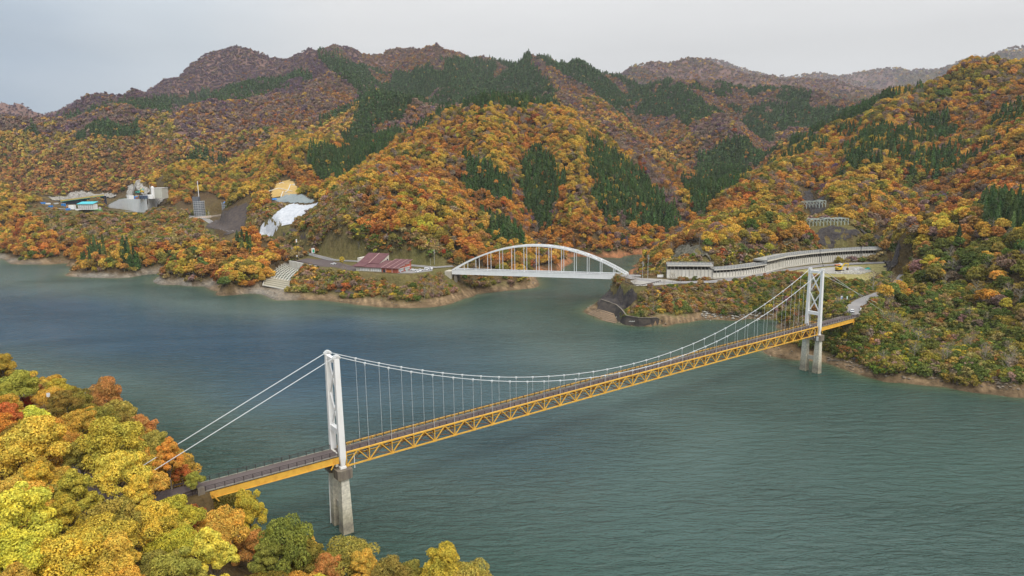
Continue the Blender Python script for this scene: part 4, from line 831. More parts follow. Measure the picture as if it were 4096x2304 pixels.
drape('rock_cliff', [(2690,1036),(2699,1010),(2722,988),(2760,985),(2795,988),(2815,1015),(2845,1040),(2820,1046),(2700,1046)], ROCKC, 'pale streaked rock cliff right behind the left end of the rock shed', 'cliff', .8, 1.0, bumpy=5)
drape('rock_outcrop', [(3222,951),(3269,929),(3333,910),(3427,919),(3445,938),(3422,955),(3354,980),(3311,992),(3260,974)], ROCKD, 'black wet rock face above the middle of the rock shed', 'rock face', .8, 1.2, bumpy=5)
drape('rock_outcrop', [(3442,921),(3542,925),(3548,948),(3450,946)], ROCKD, 'smaller black rock face right of the one above the rock shed', 'rock face', .8, 1.2, bumpy=4)
drape('rock_outcrop', [(3540,1050),(3560,1025),(3596,1005),(3600,1040),(3585,1080),(3560,1095)], ROCKD, 'dark boulder slope at the right end of the rock shed', 'rock face', .8, 1.2, bumpy=5)
drape('rock_outcrop', [(3210,768),(3240,760),(3260,790),(3300,842),(3255,870),(3225,850)], ROCKD, 'narrow dark gully rock between the two rows of avalanche fences', 'rock face', .6, 1.2, bumpy=3)
drape('crib_wall', [(1329,1163),(1380,1166),(1435,1178),(1420,1183),(1345,1174)], NET, 'dark gabion steps on the shore below the shop', 'gabion wall', .6, .8)
for k, pp in enumerate(([(1155,918),(1190,915),(1190,930),(1158,930)],[(1200,942),(1234,942),(1234,960),(1202,960)],[(1130,938),(1150,938),(1150,952),(1130,952)])):
    drape('crib_wall', pp, NET, ['dark crib wall patch highest on the scrub slope','dark crib wall patch lowest right on the scrub slope','dark crib wall patch leftmost on the scrub slope'][k], 'crib wall', .5, .8)

# ------------------------------------------------------------------ rock sheds
def rock_shed(lab, base, n, hs, depth=8.5):
    pl = dens([tuple(b)+(0,) for b in base], 1e9); d = np.r_[0, np.cumsum(np.hypot(*np.diff(pl[:, :2], axis=0).T))]
    s = np.linspace(0, d[-1], n+1); X = np.interp(s, d, pl[:, 0]); Y = np.interp(s, d, pl[:, 1]); z0 = 16.95; hp, ho, hf, ht, hr = hs
    tx = np.gradient(X); ty = np.gradient(Y); l = np.hypot(tx, ty); nx, ny = -ty/l, tx/l          # towards the hill
    Q = lambda i, o, z: (float(X[i]+nx[i]*o), float(Y[i]+ny[i]*o), z0+z)
    R = thing('rock_shed', lab, 'rock shed', (float(X[0]), float(Y[0]), z0)); idx = range(n+1)
    g = lambda o0, z_0, o1, z_1: MB().strip([Q(i, o0, z_0) for i in idx], [Q(i, o1, z_1) for i in idx])
    m = MB(); 
    for (a, b), (c, e_) in (((-1.5, hf+.1), (-1.5, ht)), ((-1.5, ht), (depth, ht+.3)), ((depth, ht+.3), (depth, 0)), ((depth, hf+.3), (-1.5, hf+.1))):
        m.strip([Q(i, a, b) for i in idx], [Q(i, c, e_) for i in idx])
    m.add([Q(0, -1.5, hf+.1), Q(0, depth, hf+.3), Q(0, depth, ht+.3), Q(0, -1.5, ht)], [(0, 1, 2, 3)]); m.add([Q(n, -1.5, hf+.1), Q(n, depth, hf+.3), Q(n, depth, ht+.3), Q(n, -1.5, ht)], [(3, 2, 1, 0)])
    m.obj('roof', mat('shed_roof', (.34, .33, .30), .85, (.22, .21, .19), .3, .6), R)
    fa = MB().strip([Q(i, -1.53, hf+.1) for i in idx], [Q(i, -1.53, ht) for i in idx]); fa.obj('fascia', CONCL, R)
    g(depth-.6, 0, depth-.6, hf+.2).obj('back_wall', CONCD, R)  # dark concrete puts the interior shade of the shed into the colour
    MB().strip([Q(i, -.55, .05) for i in idx], [Q(i, -.55, .95) for i in idx]).strip([Q(i, -.55, .95) for i in idx], [Q(i, .2, .95) for i in idx]).obj('barrier', CONCL, R)
    PAN = mat('shed_panel', (.74, .72, .66), .8, (.50, .46, .38), .25, .45, stretch=(1, 1, .25)); BR = mat('shed_steel', (.56, .55, .50), .6, (.36, .33, .28), .8, .4)
    L = float(np.mean(np.hypot(np.diff(X), np.diff(Y)))); pm = MB().box((.5, 0, (hp-1.0)/2), (.965, .12, hp-1.0)).mesh('shed_panel', PAN)
    cm = MB().box((0, 0, hf/2), (.3, .42, hf)).mesh('shed_column', BR); bm = MB().beam((0, .1, ho+.1), (0, -1.35, hf+.05), .22, .34).mesh('shed_bracket', mat('dark_bracket', (.16, .15, .13), .8))
    rp = MB().box((0, 0, (hr-ht)/2), (.2, .2, hr-ht)).mesh('rail_post', mat('rail_steel', (.27, .29, .31), .6))
    rm = MB()
    for k, z in enumerate(np.linspace(ht+.25, hr-.05, 5)): rm.strip([Q(i, -1.3, z-(.13 if k == 4 else .08)) for i in idx], [Q(i, -1.3, z+(.13 if k == 4 else .08)) for i in idx])
    for k in idx: pass
    rl = rm.obj('roof_railing', mat('rail_steel', (.27, .29, .31), .6), R); wr = MB().strip([Q(i, -1.25, ht+.1) for i in idx], [Q(i, -1.25, hr-.1) for i in idx])
    for i in range(n):
        a = math.atan2(Y[i+1]-Y[i], X[i+1]-X[i]); Li = math.hypot(X[i+1]-X[i], Y[i+1]-Y[i])
        inst('wall_panel', pm, R, Q(i, .25, 1.0), (0, 0, a), (Li, 1, 1))
    for i in idx:
        a = math.atan2(ty[i], tx[i]); inst('column', cm, R, Q(i, 0, 0), (0, 0, a)); inst('bracket', bm, R, Q(i, 0, 0), (0, 0, a)); inst('post', rp, rl, Q(i, -1.3, ht), (0, 0, a))
    MB().strip([Q(i, .15, hp) for i in idx], [Q(i, .15, hp+.25) for i in idx]).obj('sill', BR, R)
    BLOCK.append(([Q(i, -3, 0)[:2] for i in idx]+[Q(i, depth+1, 0)[:2] for i in reversed(idx)], 0))
    return R
zb = lambda x, y: onz(x, y, 17)[:2]
rock_shed('tall straight left section of the white rock shed, nearest the arch bridge', [zb(2667,1113), zb(2850,1114.5)], 12, (5.6, 7.0, 8.0, 9.0, 11.0))
rock_shed('lower curved middle section of the white rock shed', [zb(2851,1115), zb(2920,1111), zb(2990,1103), zb(3058,1092)], 19, (3.7, 4.7, 5.5, 6.2, 8.0))
rock_shed('long curved right section of the white rock shed with a blue-lined roof rail', [zb(3059,1091), zb(3140,1071), zb(3230,1058), zb(3330,1048.5), zb(3430,1042), zb(3524,1038.5)], 56, (4.9, 6.2, 7.5, 8.6, 10.4))

# ------------------------------------------------------------------ shop with maroon roofs
def shop():
    MAR = mat('maroon_roof', (.12, .045, .055), .8, (.20, .10, .09), .35, .6, stretch=(1, 1, 1)); RED = mat('red_wall', (.45, .12, .075), .8, (.30, .09, .06), .6, .5); CREAM = mat('cream_wall', (.70, .66, .58), .8, (.5, .46, .38), .5, .5)
    RIBM = mat('roof_rib', (.42, .27, .24), .7)
    A = np.array(onz(1590, 1092, 17)[:2]); B = np.array(onz(1646, 1077, 17)[:2]); Lf = np.array(onz(1422, 1068, 19.8)[:2]); f = Lf-A; fl = float(np.hypot(*f)); f /= fl; d = B-A; dl = float(np.hypot(*d)); d /= dl
    P = lambda s, t, z: (float(A[0]+f[0]*s+d[0]*t), float(A[1]+f[1]*s+d[1]*t), z)
    R = thing('roadside_shop', 'long low roadside shop with maroon monopitch roofs and a red gable front', 'shop', P(0, 0, 17)); dl = min(dl, 19)
    h = lambda t: 20.1+3.7*t/dl
    MB().prism([P(0, 0, 0)[:2], P(0, dl, 0)[:2], P(13, dl, 0)[:2], P(13, 0, 0)[:2]], 16, [20.0, 23.6, 23.6, 20.0]).obj('wall', RED, R)
    MB().prism([P(13, .4, 0)[:2], P(13, dl*.8, 0)[:2], P(fl, dl*.8, 0)[:2], P(fl, .4, 0)[:2]], 16, [19.9, 22.6, 22.6, 19.9]).obj('wall', CREAM, R)
    rf = MB().prism([P(-1, -1, 0)[:2], P(-1, dl+.6, 0)[:2], P(13, dl+.6, 0)[:2], P(13, -1, 0)[:2]], [20.0, 23.9, 23.9, 20.0], [20.3, 24.2, 24.2, 20.3]).obj('roof', MAR, R)
    for s in (-1, 3.2, 8, 12.9): MB().beam(P(s, -1, 20.36), P(s, dl+.6, 24.26), .28, .16).obj('roof_ridge', RIBM, rf)
    MB().prism([P(13.1, -.6, 0)[:2], P(13.1, dl*.85, 0)[:2], P(fl+.6, dl*.85, 0)[:2], P(fl+.6, -.6, 0)[:2]], [19.95, 23.0, 23.0, 19.95], [20.25, 23.3, 23.3, 20.25]).obj('roof', MAR, R)
    # upper hall
    s0, s1, t0, t1 = 20, fl+2, dl*.42, dl*1.1
    MB().prism([P(s0, t0, 0)[:2], P(s0, t1, 0)[:2], P(s1, t1, 0)[:2], P(s1, t0, 0)[:2]], 17, [22.0, 27.2, 27.2, 22.0]).obj('wall', CREAM, R)
    r2 = MB().prism([P(s0-.4, t0-1.4, 0)[:2], P(s0-.4, t1+.4, 0)[:2], P(s1+.6, t1+.4, 0)[:2], P(s1+.6, t0-1.4, 0)[:2]], [21.7, 27.4, 27.4, 21.7], [22.0, 27.75, 27.75, 22.0]).obj('roof', MAR, R)
    MB().beam(P(s1-9, t0-1.4, 22.08), P(s1-9, t1+.4, 27.85), .5, .2).obj('roof_ridge', RIBM, r2)
    MB().prism([P(s1-9, -1, 0)[:2], P(s1-9, t0, 0)[:2], P(s1+.6, t0, 0)[:2], P(s1+.6, -1, 0)[:2]], [20.3, 21.9, 21.9, 20.3], [20.55, 22.2, 22.2, 20.55]).obj('roof', MAR, R)
    MB().prism([P(s1+.3, t0+2, 0)[:2], P(s1+.3, t1, 0)[:2], P(s1+3, t1, 0)[:2], P(s1+3, t0+2, 0)[:2]], 17, 25.2).obj('annex', CREAM, R)
    MB().box(P(s0-.05, t1-2.2, 23.5), (.2, 1.8, 1.1), math.atan2(d[1], d[0])-math.pi/2).obj('window', GLASS, R)
    rz = math.atan2(f[1], f[0])
    # glazed gable front facing the forecourt: two shop windows with awnings, lettering band above
    rg = math.atan2(d[1], d[0])
    for t in (dl*.25, dl*.70):
        w_ = MB().box(P(-.08, t, 18.6), (dl*.34, .16, 1.9), rg).obj('shop_window', mat('pale_glass', (.62, .66, .66), .3), R)
        for q in (-.33, 0, .33): MB().box(P(-.2, t+q*dl*.34, 18.6), (.12, .14, 1.9), rg).obj('mullion', CREAM, w_)
        MB().box(P(-.6, t, 19.75), (dl*.36, 1.1, .14), rg).obj('awning', CARW, R)
    for k in range(3): MB().box(P(-.12, dl*(.66+.085*k), 22.0-.1*k+.15*k), (.75, .1, .75), rg).box(P(-.13, dl*(.66+.085*k), 22.0+.05*k), (.3, .14, .3), rg).obj('sign_letter', CARW, R)
    for k in range(5): MB().box(P(-.12, dl*(.40+.035*k), 21.1+.02*k), (.34, .1, .34), rg).obj('sign_letter', CARW, R)
    for s, w_ in ((18, 9), (28, 8)):
        q = MB().box(P(s, .3, 18.3), (w_, .1, 2.1), rz).obj('screen_wall', mat('white_screen', (.76, .76, .74), .6), R)
        for k in range(7): MB().box(P(s-w_/2+w_*k/6, .2, 18.3), (.1, .12, 2.2), rz).obj('mullion', DARKST, q)
    MB().box(P(7, -.05, 18.0), (4.4, .1, 1.5), rz).obj('counter_front', mat('orange_front', (.6, .19, .05), .7), R); MB().box(P(10.8, -.05, 18.0), (2.4, .1, 1.9), rz).obj('window', GLASS, R)
    for s in (4.2, 9.4): MB().box(P(s, -.3, 18.5), (.6, .5, 3.1), rz).obj('pillar', mat('salmon_pillar', (.55, .28, .24), .8), R)
    BLOCK.append(([P(-3, -4, 0)[:2], P(-3, dl+4, 0)[:2], P(fl+5, dl+4, 0)[:2], P(fl+5, -4, 0)[:2]], 0))
    for nm, s, t, cc, cl, lab in (('banner', -1.8, dl*.08, (.9, .08, 1.9), BLUE, 'light blue and white banner at the left foot of the red gable'), ('banner', -2.5, dl*.45, (1.8, .1, 1.3), TEAL, 'green and white panel standing before the shop front')):
        r = thing(nm, lab, 'banner', P(s, t, 17.1)); MB().box(P(s, t, 17.2+cc[2]/2), cc, rg).obj('panel', CARW, r); MB().box(P(s-.08, t, 17.3+cc[2]/2), (cc[0]*.55, .1, cc[2]*.5), rg).obj('print', cl, r)
        for e_ in (-.5, .5): MB().box(P(s, t+e_*cc[0], 17.2+cc[2]/2), (.06, .06, cc[2]+.3), rg).obj('pole', DARKST, r)
shop()

# ------------------------------------------------------------------ vehicles
def car(lab, P, rz, kind='car', col=CARW, z=None, s=1.0, group=None):
    P = (P[0], P[1], P[2] if z is None else z)
    R = thing({'car': 'parked_car', 'van': 'parked_van', 'truck': 'flatbed_truck'}[kind], lab, {'car': 'car', 'van': 'van', 'truck': 'truck'}[kind], P, group)
    M = Matrix.Translation(P) @ Matrix.Rotation(rz, 4, 'Z') @ Matrix.Scale(s, 4)
    def sub(nm, vs, fs, m, par=R): b = MB(); b.add([M @ Vector(v) for v in vs], fs); return b.obj(nm, m, par)
    def loft(secs): # list of (x, halfwidth, z0, z1)
        vs = []; fs = []
        for x, hw, a, b in secs: vs += [(x, -hw, a), (x, hw, a), (x, hw*.93, b), (x, -hw*.93, b)]
        for i in range(len(secs)-1):
            for j in range(4): fs.append((i*4+j, i*4+(j+1) % 4, i*4+4+(j+1) % 4, i*4+4+j)[::-1])
        fs.append((0, 1, 2, 3)); k = len(secs)*4-4; fs.append((k+3, k+2, k+1, k)); return vs, fs
    if kind == 'truck':
        sub('cab', *loft([(1.0, .95, .5, 2.1), (1.3, .97, .45, 2.2), (2.2, .97, .45, 2.15), (2.7, .9, .45, 1.2)]), col)
        sub('windscreen', *loft([(2.22, .88, 1.25, 2.02), (2.66, .82, 1.2, 1.28)]), GLASS); sub('bed', *loft([(-2.6, 1.0, .75, 1.25), (.9, 1.0, .75, 1.25)]), mat('orange_bed', (.62, .20, .08), .6)); sub('chassis', *loft([(-2.5, .5, .5, .74), (1.0, .5, .5, .74)]), DARKST)
        wx = (-1.7, 1.9)
    elif kind == 'van':
        sub('body', *loft([(-1.65, .72, .4, 1.3), (-1.6, .74, .35, 1.85), (1.0, .74, .35, 1.85), (1.45, .72, .35, 1.1), (1.7, .68, .4, .95)]), col)
        sub('windscreen', *loft([(1.06, .64, 1.22, 1.80), (1.46, .62, 1.12, 1.16)]), GLASS); sub('side_window', *loft([(-1.3, .755, 1.15, 1.62), (.9, .755, 1.15, 1.62)]), GLASS); wx = (-1.1, 1.15)
    else:
        sub('body', *loft([(-2.1, .74, .45, .85), (-2.0, .84, .3, .98), (-.9, .86, .28, 1.02), (1.0, .86, .28, .98), (1.8, .84, .3, .85), (2.12, .74, .42, .7)]), col)
        sub('glasshouse', *loft([(-1.85, .76, .95, 1.0), (-1.35, .72, .98, 1.40), (.3, .72, .98, 1.42), (1.15, .74, .96, .99)]), GLASS); sub('roof', *loft([(-1.38, .66, 1.38, 1.46), (.34, .66, 1.40, 1.48)]), col)
        for y in (-.6, .6): sub('tail_light', *loft([(-2.12, .13, .68, .84), (-2.0, .13, .68, .86)]), mat('tail_red', (.5, .03, .02), .4)) if False else None
        sub('bumper', *loft([(-2.16, .76, .32, .52), (-2.05, .8, .3, .52)]), DARKST); wx = (-1.3, 1.3)
    for x in wx:
        for y in (-.82, .82):
            b = MB(); n = 10; hw = .11
            vs = [M @ Vector((x+.33*math.cos(2*math.pi*k/n), y*(.88 if kind == 'van' else 1)+e_*hw, .33+.33*math.sin(2*math.pi*k/n))) for e_ in (-1, 1) for k in range(n)]
            b.add(vs, [tuple(range(n)), tuple(range(2*n-1, n-1, -1))]+[(k, n+k, n+(k+1) % n, (k+1) % n) for k in range(n)]); b.obj('wheel', TYRE, R)
    return R
g_ = 'white cars parked by the shop'
car('white car standing alone in the upper car park', onz(1334,1058,17.1), 2.9)
car('white estate car nearest the red gable of the shop', onz(1653,1082,17.1), .35, group=g_)
car('white car half hidden by bushes, left one of the touching pair', onz(1671,1088,17.1), .5, group=g_)
car('white car behind its neighbour, right one of the touching pair', onz(1682,1083,17.1), .5, group=g_)
car('small white box van at the right end of the shop forecourt', onz(1707,1080,17.1), .2, 'van', group=g_)
car('pale van beside the small white box van near the arch bridge', onz(1722,1079,17.1), 2.4, 'van', group=g_)
car('white car driving off the far end of the suspension bridge', onz(3408,1250,20.1), math.radians(66), z=20.15)
car('small flatbed truck with white cab and orange bed in the works yard', onz(3353,1065,17.2), .25, 'truck')
def excavator(lab, P, rz, col, s=1.0):
    R = thing('excavator', lab, 'excavator', P); M = Matrix.Translation(P) @ Matrix.Rotation(rz, 4, 'Z') @ Matrix.Scale(s, 4)
    def sub(nm, mb, m, par=R): b = MB(); b.add([M @ Vector(v) for v in mb.v], mb.f); return b.obj(nm, m, par)
    for y in (-1.1, 1.1): sub('track', MB().prism([(-1.9, y-.28), (1.9, y-.28), (1.9, y+.28), (-1.9, y+.28)], 0, .8).beam((-2.1, y, .45), (2.1, y, .45), .5, .4), DARKST)
    sub('body', MB().box((-.6, 0, 1.5), (3.2, 2.5, 1.1)).box((-1.7, 0, 1.7), (1.0, 2.5, 1.3)), col); c = sub('cab', MB().box((.5, .75, 2.35), (1.5, .95, 1.5)), GLASS); sub('cab_roof', MB().box((.5, .75, 3.14), (1.6, 1.05, .12)), col)
    sub('boom', MB().beam((.9, -.1, 1.8), (3.0, -.1, 4.4), .42, .6).beam((2.9, -.1, 4.3), (5.6, -.1, 4.2), .38, .5), col); sub('arm', MB().beam((5.4, -.1, 4.4), (5.0, -.1, 1.6), .32, .42), col); sub('bucket', MB().prism([(4.4, -.7), (5.3, -.7), (5.3, .5), (4.4, .5)], .5, 1.5), DARKST)
excavator('yellow excavator digging in the works yard above the bridge tower', onz(3358,1084,17.1), .15, YELM, 1.15)

# ------------------------------------------------------------------ poles and signs
GREYP = mat('pole_concrete', (.45, .45, .43), .8); BLK = mat('black_pole', (.03, .028, .03), .7)
def pole(lab, px, pyb, pyt, z, m=GREYP, arms=2, r=.16, nm='utility_pole', lean=None, stripes=False, extra=None, cat='pole'):
    b = onz(px, pyb, z); t = aty(px, pyt, b[1]); R = thing(nm, lab, cat, b); MB().tube([(b[0], b[1], z-1.5), (b[0], b[1], t[2])], r, 8, r*.65).obj('shaft', m, R)
    for k in range(arms): MB().box((b[0], b[1]-.2, t[2]-.6-.9*k), (2.0, .14, .14), .3).obj('cross_arm', m, R)
    if arms > 1: MB().tube([(b[0]+.5, b[1]-.3, t[2]-2.9), (b[0]+.5, b[1]-.3, t[2]-2.0)], .25, 8).obj('transformer', GREYP, R)
    if lean: q = onz(lean[0], lean[1], z); MB().tube([(q[0], q[1], z-.5), (b[0], b[1], t[2]-2)], r*.8, 6).obj('strut', m, R)
    if stripes:
        for k in range(3): MB().tube([(b[0], b[1], z+.3+.8*k), (b[0], b[1], z+.7+.8*k)], r+.03, 8).obj('stripe', WHITE, R)
    return R, b, t
pole('tall black pole with striped foot left of the yard, strut leaning right', 3277, 1063, 1000, 17, BLK, 1, .2, stripes=True, lean=(3295,1066))
pole('tall black pole with strut right of the yard before the long rock shed', 3441, 1043, 986, 17, BLK, 1, .2, lean=(3450,1052))
pole('grey utility pole nearer the arch bridge at the road fork', 2570, 1113, 1045, 17)
pole('taller grey utility pole at the road fork, right one of two', 2591, 1113, 1019, 17)
pole('grey lamp post standing in front of the lower middle rock shed', 2959, 1120, 1045, 17, GREYP, 1, .13, 'lamp_post')
pole('grey utility pole right of the shop by the road', 1738, 1058, 998, 17)
pole('grey utility pole rising behind the maroon upper roof', 1505, 1040, 981, 17, GREYP, 1)
pole('thin grey pole on the bank behind the car park', 1349, 1028, 966, 17, GREYP, 1, .12)
pole('thin short pole left of the utility pole beside the shop', 1722, 1060, 1033, 17, GREYP, 0, .1)
R, b, t = pole('black loudspeaker mast with a white box on top above the lattice slope', 1191, 1040, 958, 17, BLK, 0, .17, 'warning_mast')
MB().box((b[0], b[1], t[2]-1), (.8, .8, 2.6)).obj('speaker_box', WHITE, R); MB().box((b[0]-.4, b[1]-.2, b[2]+3.4), (1.0, .5, 1.1), .6).obj('dish', WHITE, R); MB().box((b[0], b[1], b[2]+.9), (.8, .7, 1.8)).obj('cabinet', BLK, R)
def sign(lab, px, py, z, w_, h_, face, post, m2=None, rz=.15, mm=WHITE, nm='road_sign'):
    b = onz(px, py, z); R = thing(nm, lab, 'sign', b); MB().tube([(b[0], b[1]+.06, z-.8), (b[0], b[1]+.06, z+post+h_)], .07, 6).obj('post', GREYP, R)
    MB().box((b[0], b[1], z+post+h_/2), (w_, .08, h_), rz).obj('panel', face, R)
    if m2: MB().box((b[0]+w_*.12, b[1]-.06, z+post+h_*.42), (w_*.6, .05, h_*.62), rz).obj('print', m2, R)
    return R
GREENS = mat('sign_green', (.02, .38, .24), .5)
sign('big green and white signboard at the bend above the car park', 1254, 1028, 17.2, 2.6, 4.2, WHITE, 3.4, GREENS)
sign('blue-topped white sign on the bank left of the curved road', 3366, 1203, 21, 1.0, 1.9, WHITE, .5, BLUE)
sign('narrow pale green sign between the blue-topped sign and the curved road', 3388, 1204, 21, .7, 1.6, mat('pale_green_sign', (.55, .68, .6), .6), .8)
sign('little white sign farthest up the bank by the curved road', 3402, 1192, 21, .5, .6, WHITE, .6)
sign('white pillar sign at the mouth of the curved road', 3442, 1246, 20.3, .8, 1.7, WHITE, .1)
sign('small white sign left one of two among the near bank trees', 206, 1676, 22, .9, 1.1, WHITE, 6.3)
sign('small white sign right one of two among the near bank trees', 275, 1686, 22, 1.0, .8, WHITE, 6.3)
sign('white notice board with dark text bar where the side track leaves the road', 2641, 1110, 17.1, 4.0, 1.7, WHITE, .15, None, .05)
# guard rails
def guard(lab, pxs, z, h=.9, nm='guard_rail'):
    P = [onz(x, y, z) for x, y in pxs]; R = thing(nm, lab, 'guard rail', P[0]); m = MB()
    for a, b in zip(P[:-1], P[1:]): m.beam((a[0], a[1], a[2]+h), (b[0], b[1], b[2]+h), .14, .42)
    m.obj('beam', GUARD, R); pm = MB().box((0, 0, h/2), (.14, .14, h)).mesh('guard_post', GUARD)
    for q in dens(P, 2.2): inst('post', pm, R, tuple(q))
guard('dark guard rail along the outer edge left of the curved road', [(3371,1220),(3394,1206),(3429,1193),(3472,1184)], 21)
guard('dark guard rail running right from the far bridge end post', [(3432,1266),(3455,1260),(3487,1250)], 20)
guard('low stone-coloured railing curving from the bridge into the road', [(3374,1262),(3388,1252),(3385,1240),(3376,1232)], 20.2)
guard('short dark guard rail on the lake side of the near bridge approach', [(694,1958),(740,1947),(790,1932)], 20)
guard('short dark guard rail on the tree side of the near bridge approach', [(735,1992),(770,1980),(808,1967)], 20)
guard('thin dark fence along the edge of the car park above the white wall', [(1168,1044),(1215,1054),(1272,1066)], 17.2)
guard('thin fence around the pull-in on the headland', [(2500,1132),(2530,1143),(2560,1146),(2600,1139),(2643,1128)], 17.1)

# ------------------------------------------------------------------ lattice slope and retaining wall
def lattice():
    c = LAT; W4 = [np.array(onz(*q)) for q in c]; nr, nc = 14, 10
    def Pt(u, v):   # u along, v up
        return (W4[0]*(1-u)+W4[1]*u)*(1-v)+(W4[3]*(1-u)+W4[2]*u)*v+np.array([-4*math.sin(math.pi*v)*(1-u), 0, 1.1*math.sin(math.pi*v)])
    R = thing('lattice_slope', 'curved concrete lattice revetment with green cells below the car park wall', 'lattice revetment', tuple(W4[0]))
    m = MB(); g = [[Pt(i/20, j/20)-np.array([0, 0, .35]) for i in range(21)] for j in range(21)]
    for j in range(20): m.strip([tuple(x) for x in g[j]], [tuple(x) for x in g[j+1]])
    m.obj('slope_fill', mat('cell_fill', (.075, .10, .07), .95, (.15, .16, .11), .6, .6), R)
    m = MB()
    for j in range(5): m.strip([tuple(Pt(i/20, j*.07)-np.array([0, 0, .05])) for i in range(21)], [tuple(Pt(i/20, (j+1)*.07-.012)-np.array([0, 0, .05])) for i in range(21)])
    m.obj('facing', mat('tan_facing', (.40, .37, .28), .9, (.28, .24, .17), .4, .6), R)
    for i in range(nc+1):
        m = MB(); p = [Pt(i/nc, v) for v in np.linspace(0 if i in (0, nc) else .3, 1, 9)]
        for a, b in zip(p[:-1], p[1:]): m.beam(a, b, .45, .5)
        m.obj('beam', CONCL, R)
    for j in range(nr+1):
        if j/nr < .3 and j not in (0,): continue
        m = MB(); p = [Pt(u, j/nr) for u in np.linspace(0, 1, 7)]
        for a, b in zip(p[:-1], p[1:]): m.beam(a, b, .45, .5)
        m.obj('beam', CONCL, R)
    BLOCK.append(([tuple(q[:2]) for q in W4], 1.5))
    a = onz(1163,1043,17.2); b = onz(1272,1065,17.2); d_ = np.array([b[0]-a[0], b[1]-a[1]]); d_ /= np.hypot(*d_); n_ = np.array([d_[1], -d_[0]])
    q = lambda p, o: (float(p[0]+n_[0]*o), float(p[1]+n_[1]*o))
    R2 = thing('retaining_wall', 'white concrete retaining wall holding up the car park above the lattice slope', 'retaining wall', (a[0], a[1], 11))
    mid = tuple((np.array(a)+np.array(b))/2); MB().prism([q(a, 1.6), q(b, 1.6), q(b, .6), q(a, .6)], [11.0, 14.2, 14.2, 11.0], 17.5).obj('wall_face', CONCL, R2)
    for t in (.3, .62):
        p = q((a[0]+(b[0]-a[0])*t, a[1]+(b[1]-a[1])*t), 1.66); MB().box((p[0], p[1], 15), (.35, .2, 2.6), math.atan2(d_[1], d_[0])).obj('drain_slot', CONC, R2)
lattice()

# ------------------------------------------------------------------ headland walls
def headland():
    F_, T_ = HF, HT
    W_ = mat('lake_wall', (.032, .028, .028), .9, (.11, .09, .07), .25, .75, stretch=(1, 1, 1.6), bump=.08)
    R = thing('lakeside_wall', 'dark stained concrete wall curving round the headland tip at the waterline', 'retaining wall', tuple(F_[4]))
    for k, (a, b) in enumerate(((0, 3), (3, 5), (5, 7), (7, 8))):
        m = MB(); bk = [p+np.array([.2, 1.2, 0]) for p in T_[a:b+1]]; lo = [p-np.array([0, 0, 1.5]) for p in F_[a:b+1]]
        m.strip(lo, T_[a:b+1]).strip(T_[a:b+1], bk); m.obj('wall_panel', W_, R)
    m = MB()
    for a, b in zip(T_[:-1], T_[1:]): m.beam(a+np.array([0, 0, .12]), b+np.array([0, 0, .12]), .7, .3)
    m.obj('coping', CONCD, R)
    m = MB(); mk = mat('faded_white_mark', (.5, .5, .47), .8)
    for k in range(6): p = aty(2517+4*k, 1286-(k % 2), F_[5][1]-1.0+.25*abs(3-k)); m.box(p, (.5, .06, .28+.2*(k % 2)))
    m.obj('painted_mark', mk, R)
    out = [onz(x, y, 0) for x, y in [(2349,1240),(2352,1258),(2383,1268),(2425,1287),(2456,1293),(2471,1290)]]; inn = [F_[0], (F_[0]+F_[1])/2, F_[1], (F_[1]+F_[2])/2, F_[2], F_[3]]
    m = MB(); 
    for j in range(6):
        u0, u1 = j/6, (j+1)/6-.02; L_a = [np.array(o)*(1-u0)+i*u0+np.array([0, 0, .25+.18*j]) for o, i in zip(out, inn)]; L_b = [np.array(o)*(1-u1)+i*u1+np.array([0, 0, .25+.18*j]) for o, i in zip(out, inn)]; m.strip(L_a, L_b)
    g = m.obj('gabion_apron', mat('gabion', (.30, .21, .13), .95, (.15, .11, .08), 1.5, .7, bump=.25))
    tag(g, 'fan of brown stone gabions at the foot of the dark headland wall', 'gabion apron')
    BLOCK.append(([tuple(p[:2]) for p in F_]+[tuple((p+np.array([.5, 2, 0]))[:2]) for p in reversed(T_)], 0))
    drape('masonry_slope', [(2386,1232),(2404,1196),(2421,1166),(2445,1160),(2500,1186),(2548,1212),(2542,1232),(2500,1246),(2478,1262),(2460,1250),(2430,1248)], ROCKD, 'near-black overgrown masonry slope above the headland wall', 'masonry slope', .7, .8, bumpy=1)
headland()
BLOCK_TALL.append(([onz(x, y, 3)[:2] for x, y in [(2335,1235),(2430,1170),(2540,1215),(2560,1290),(2480,1305),(2350,1275)]], 2))
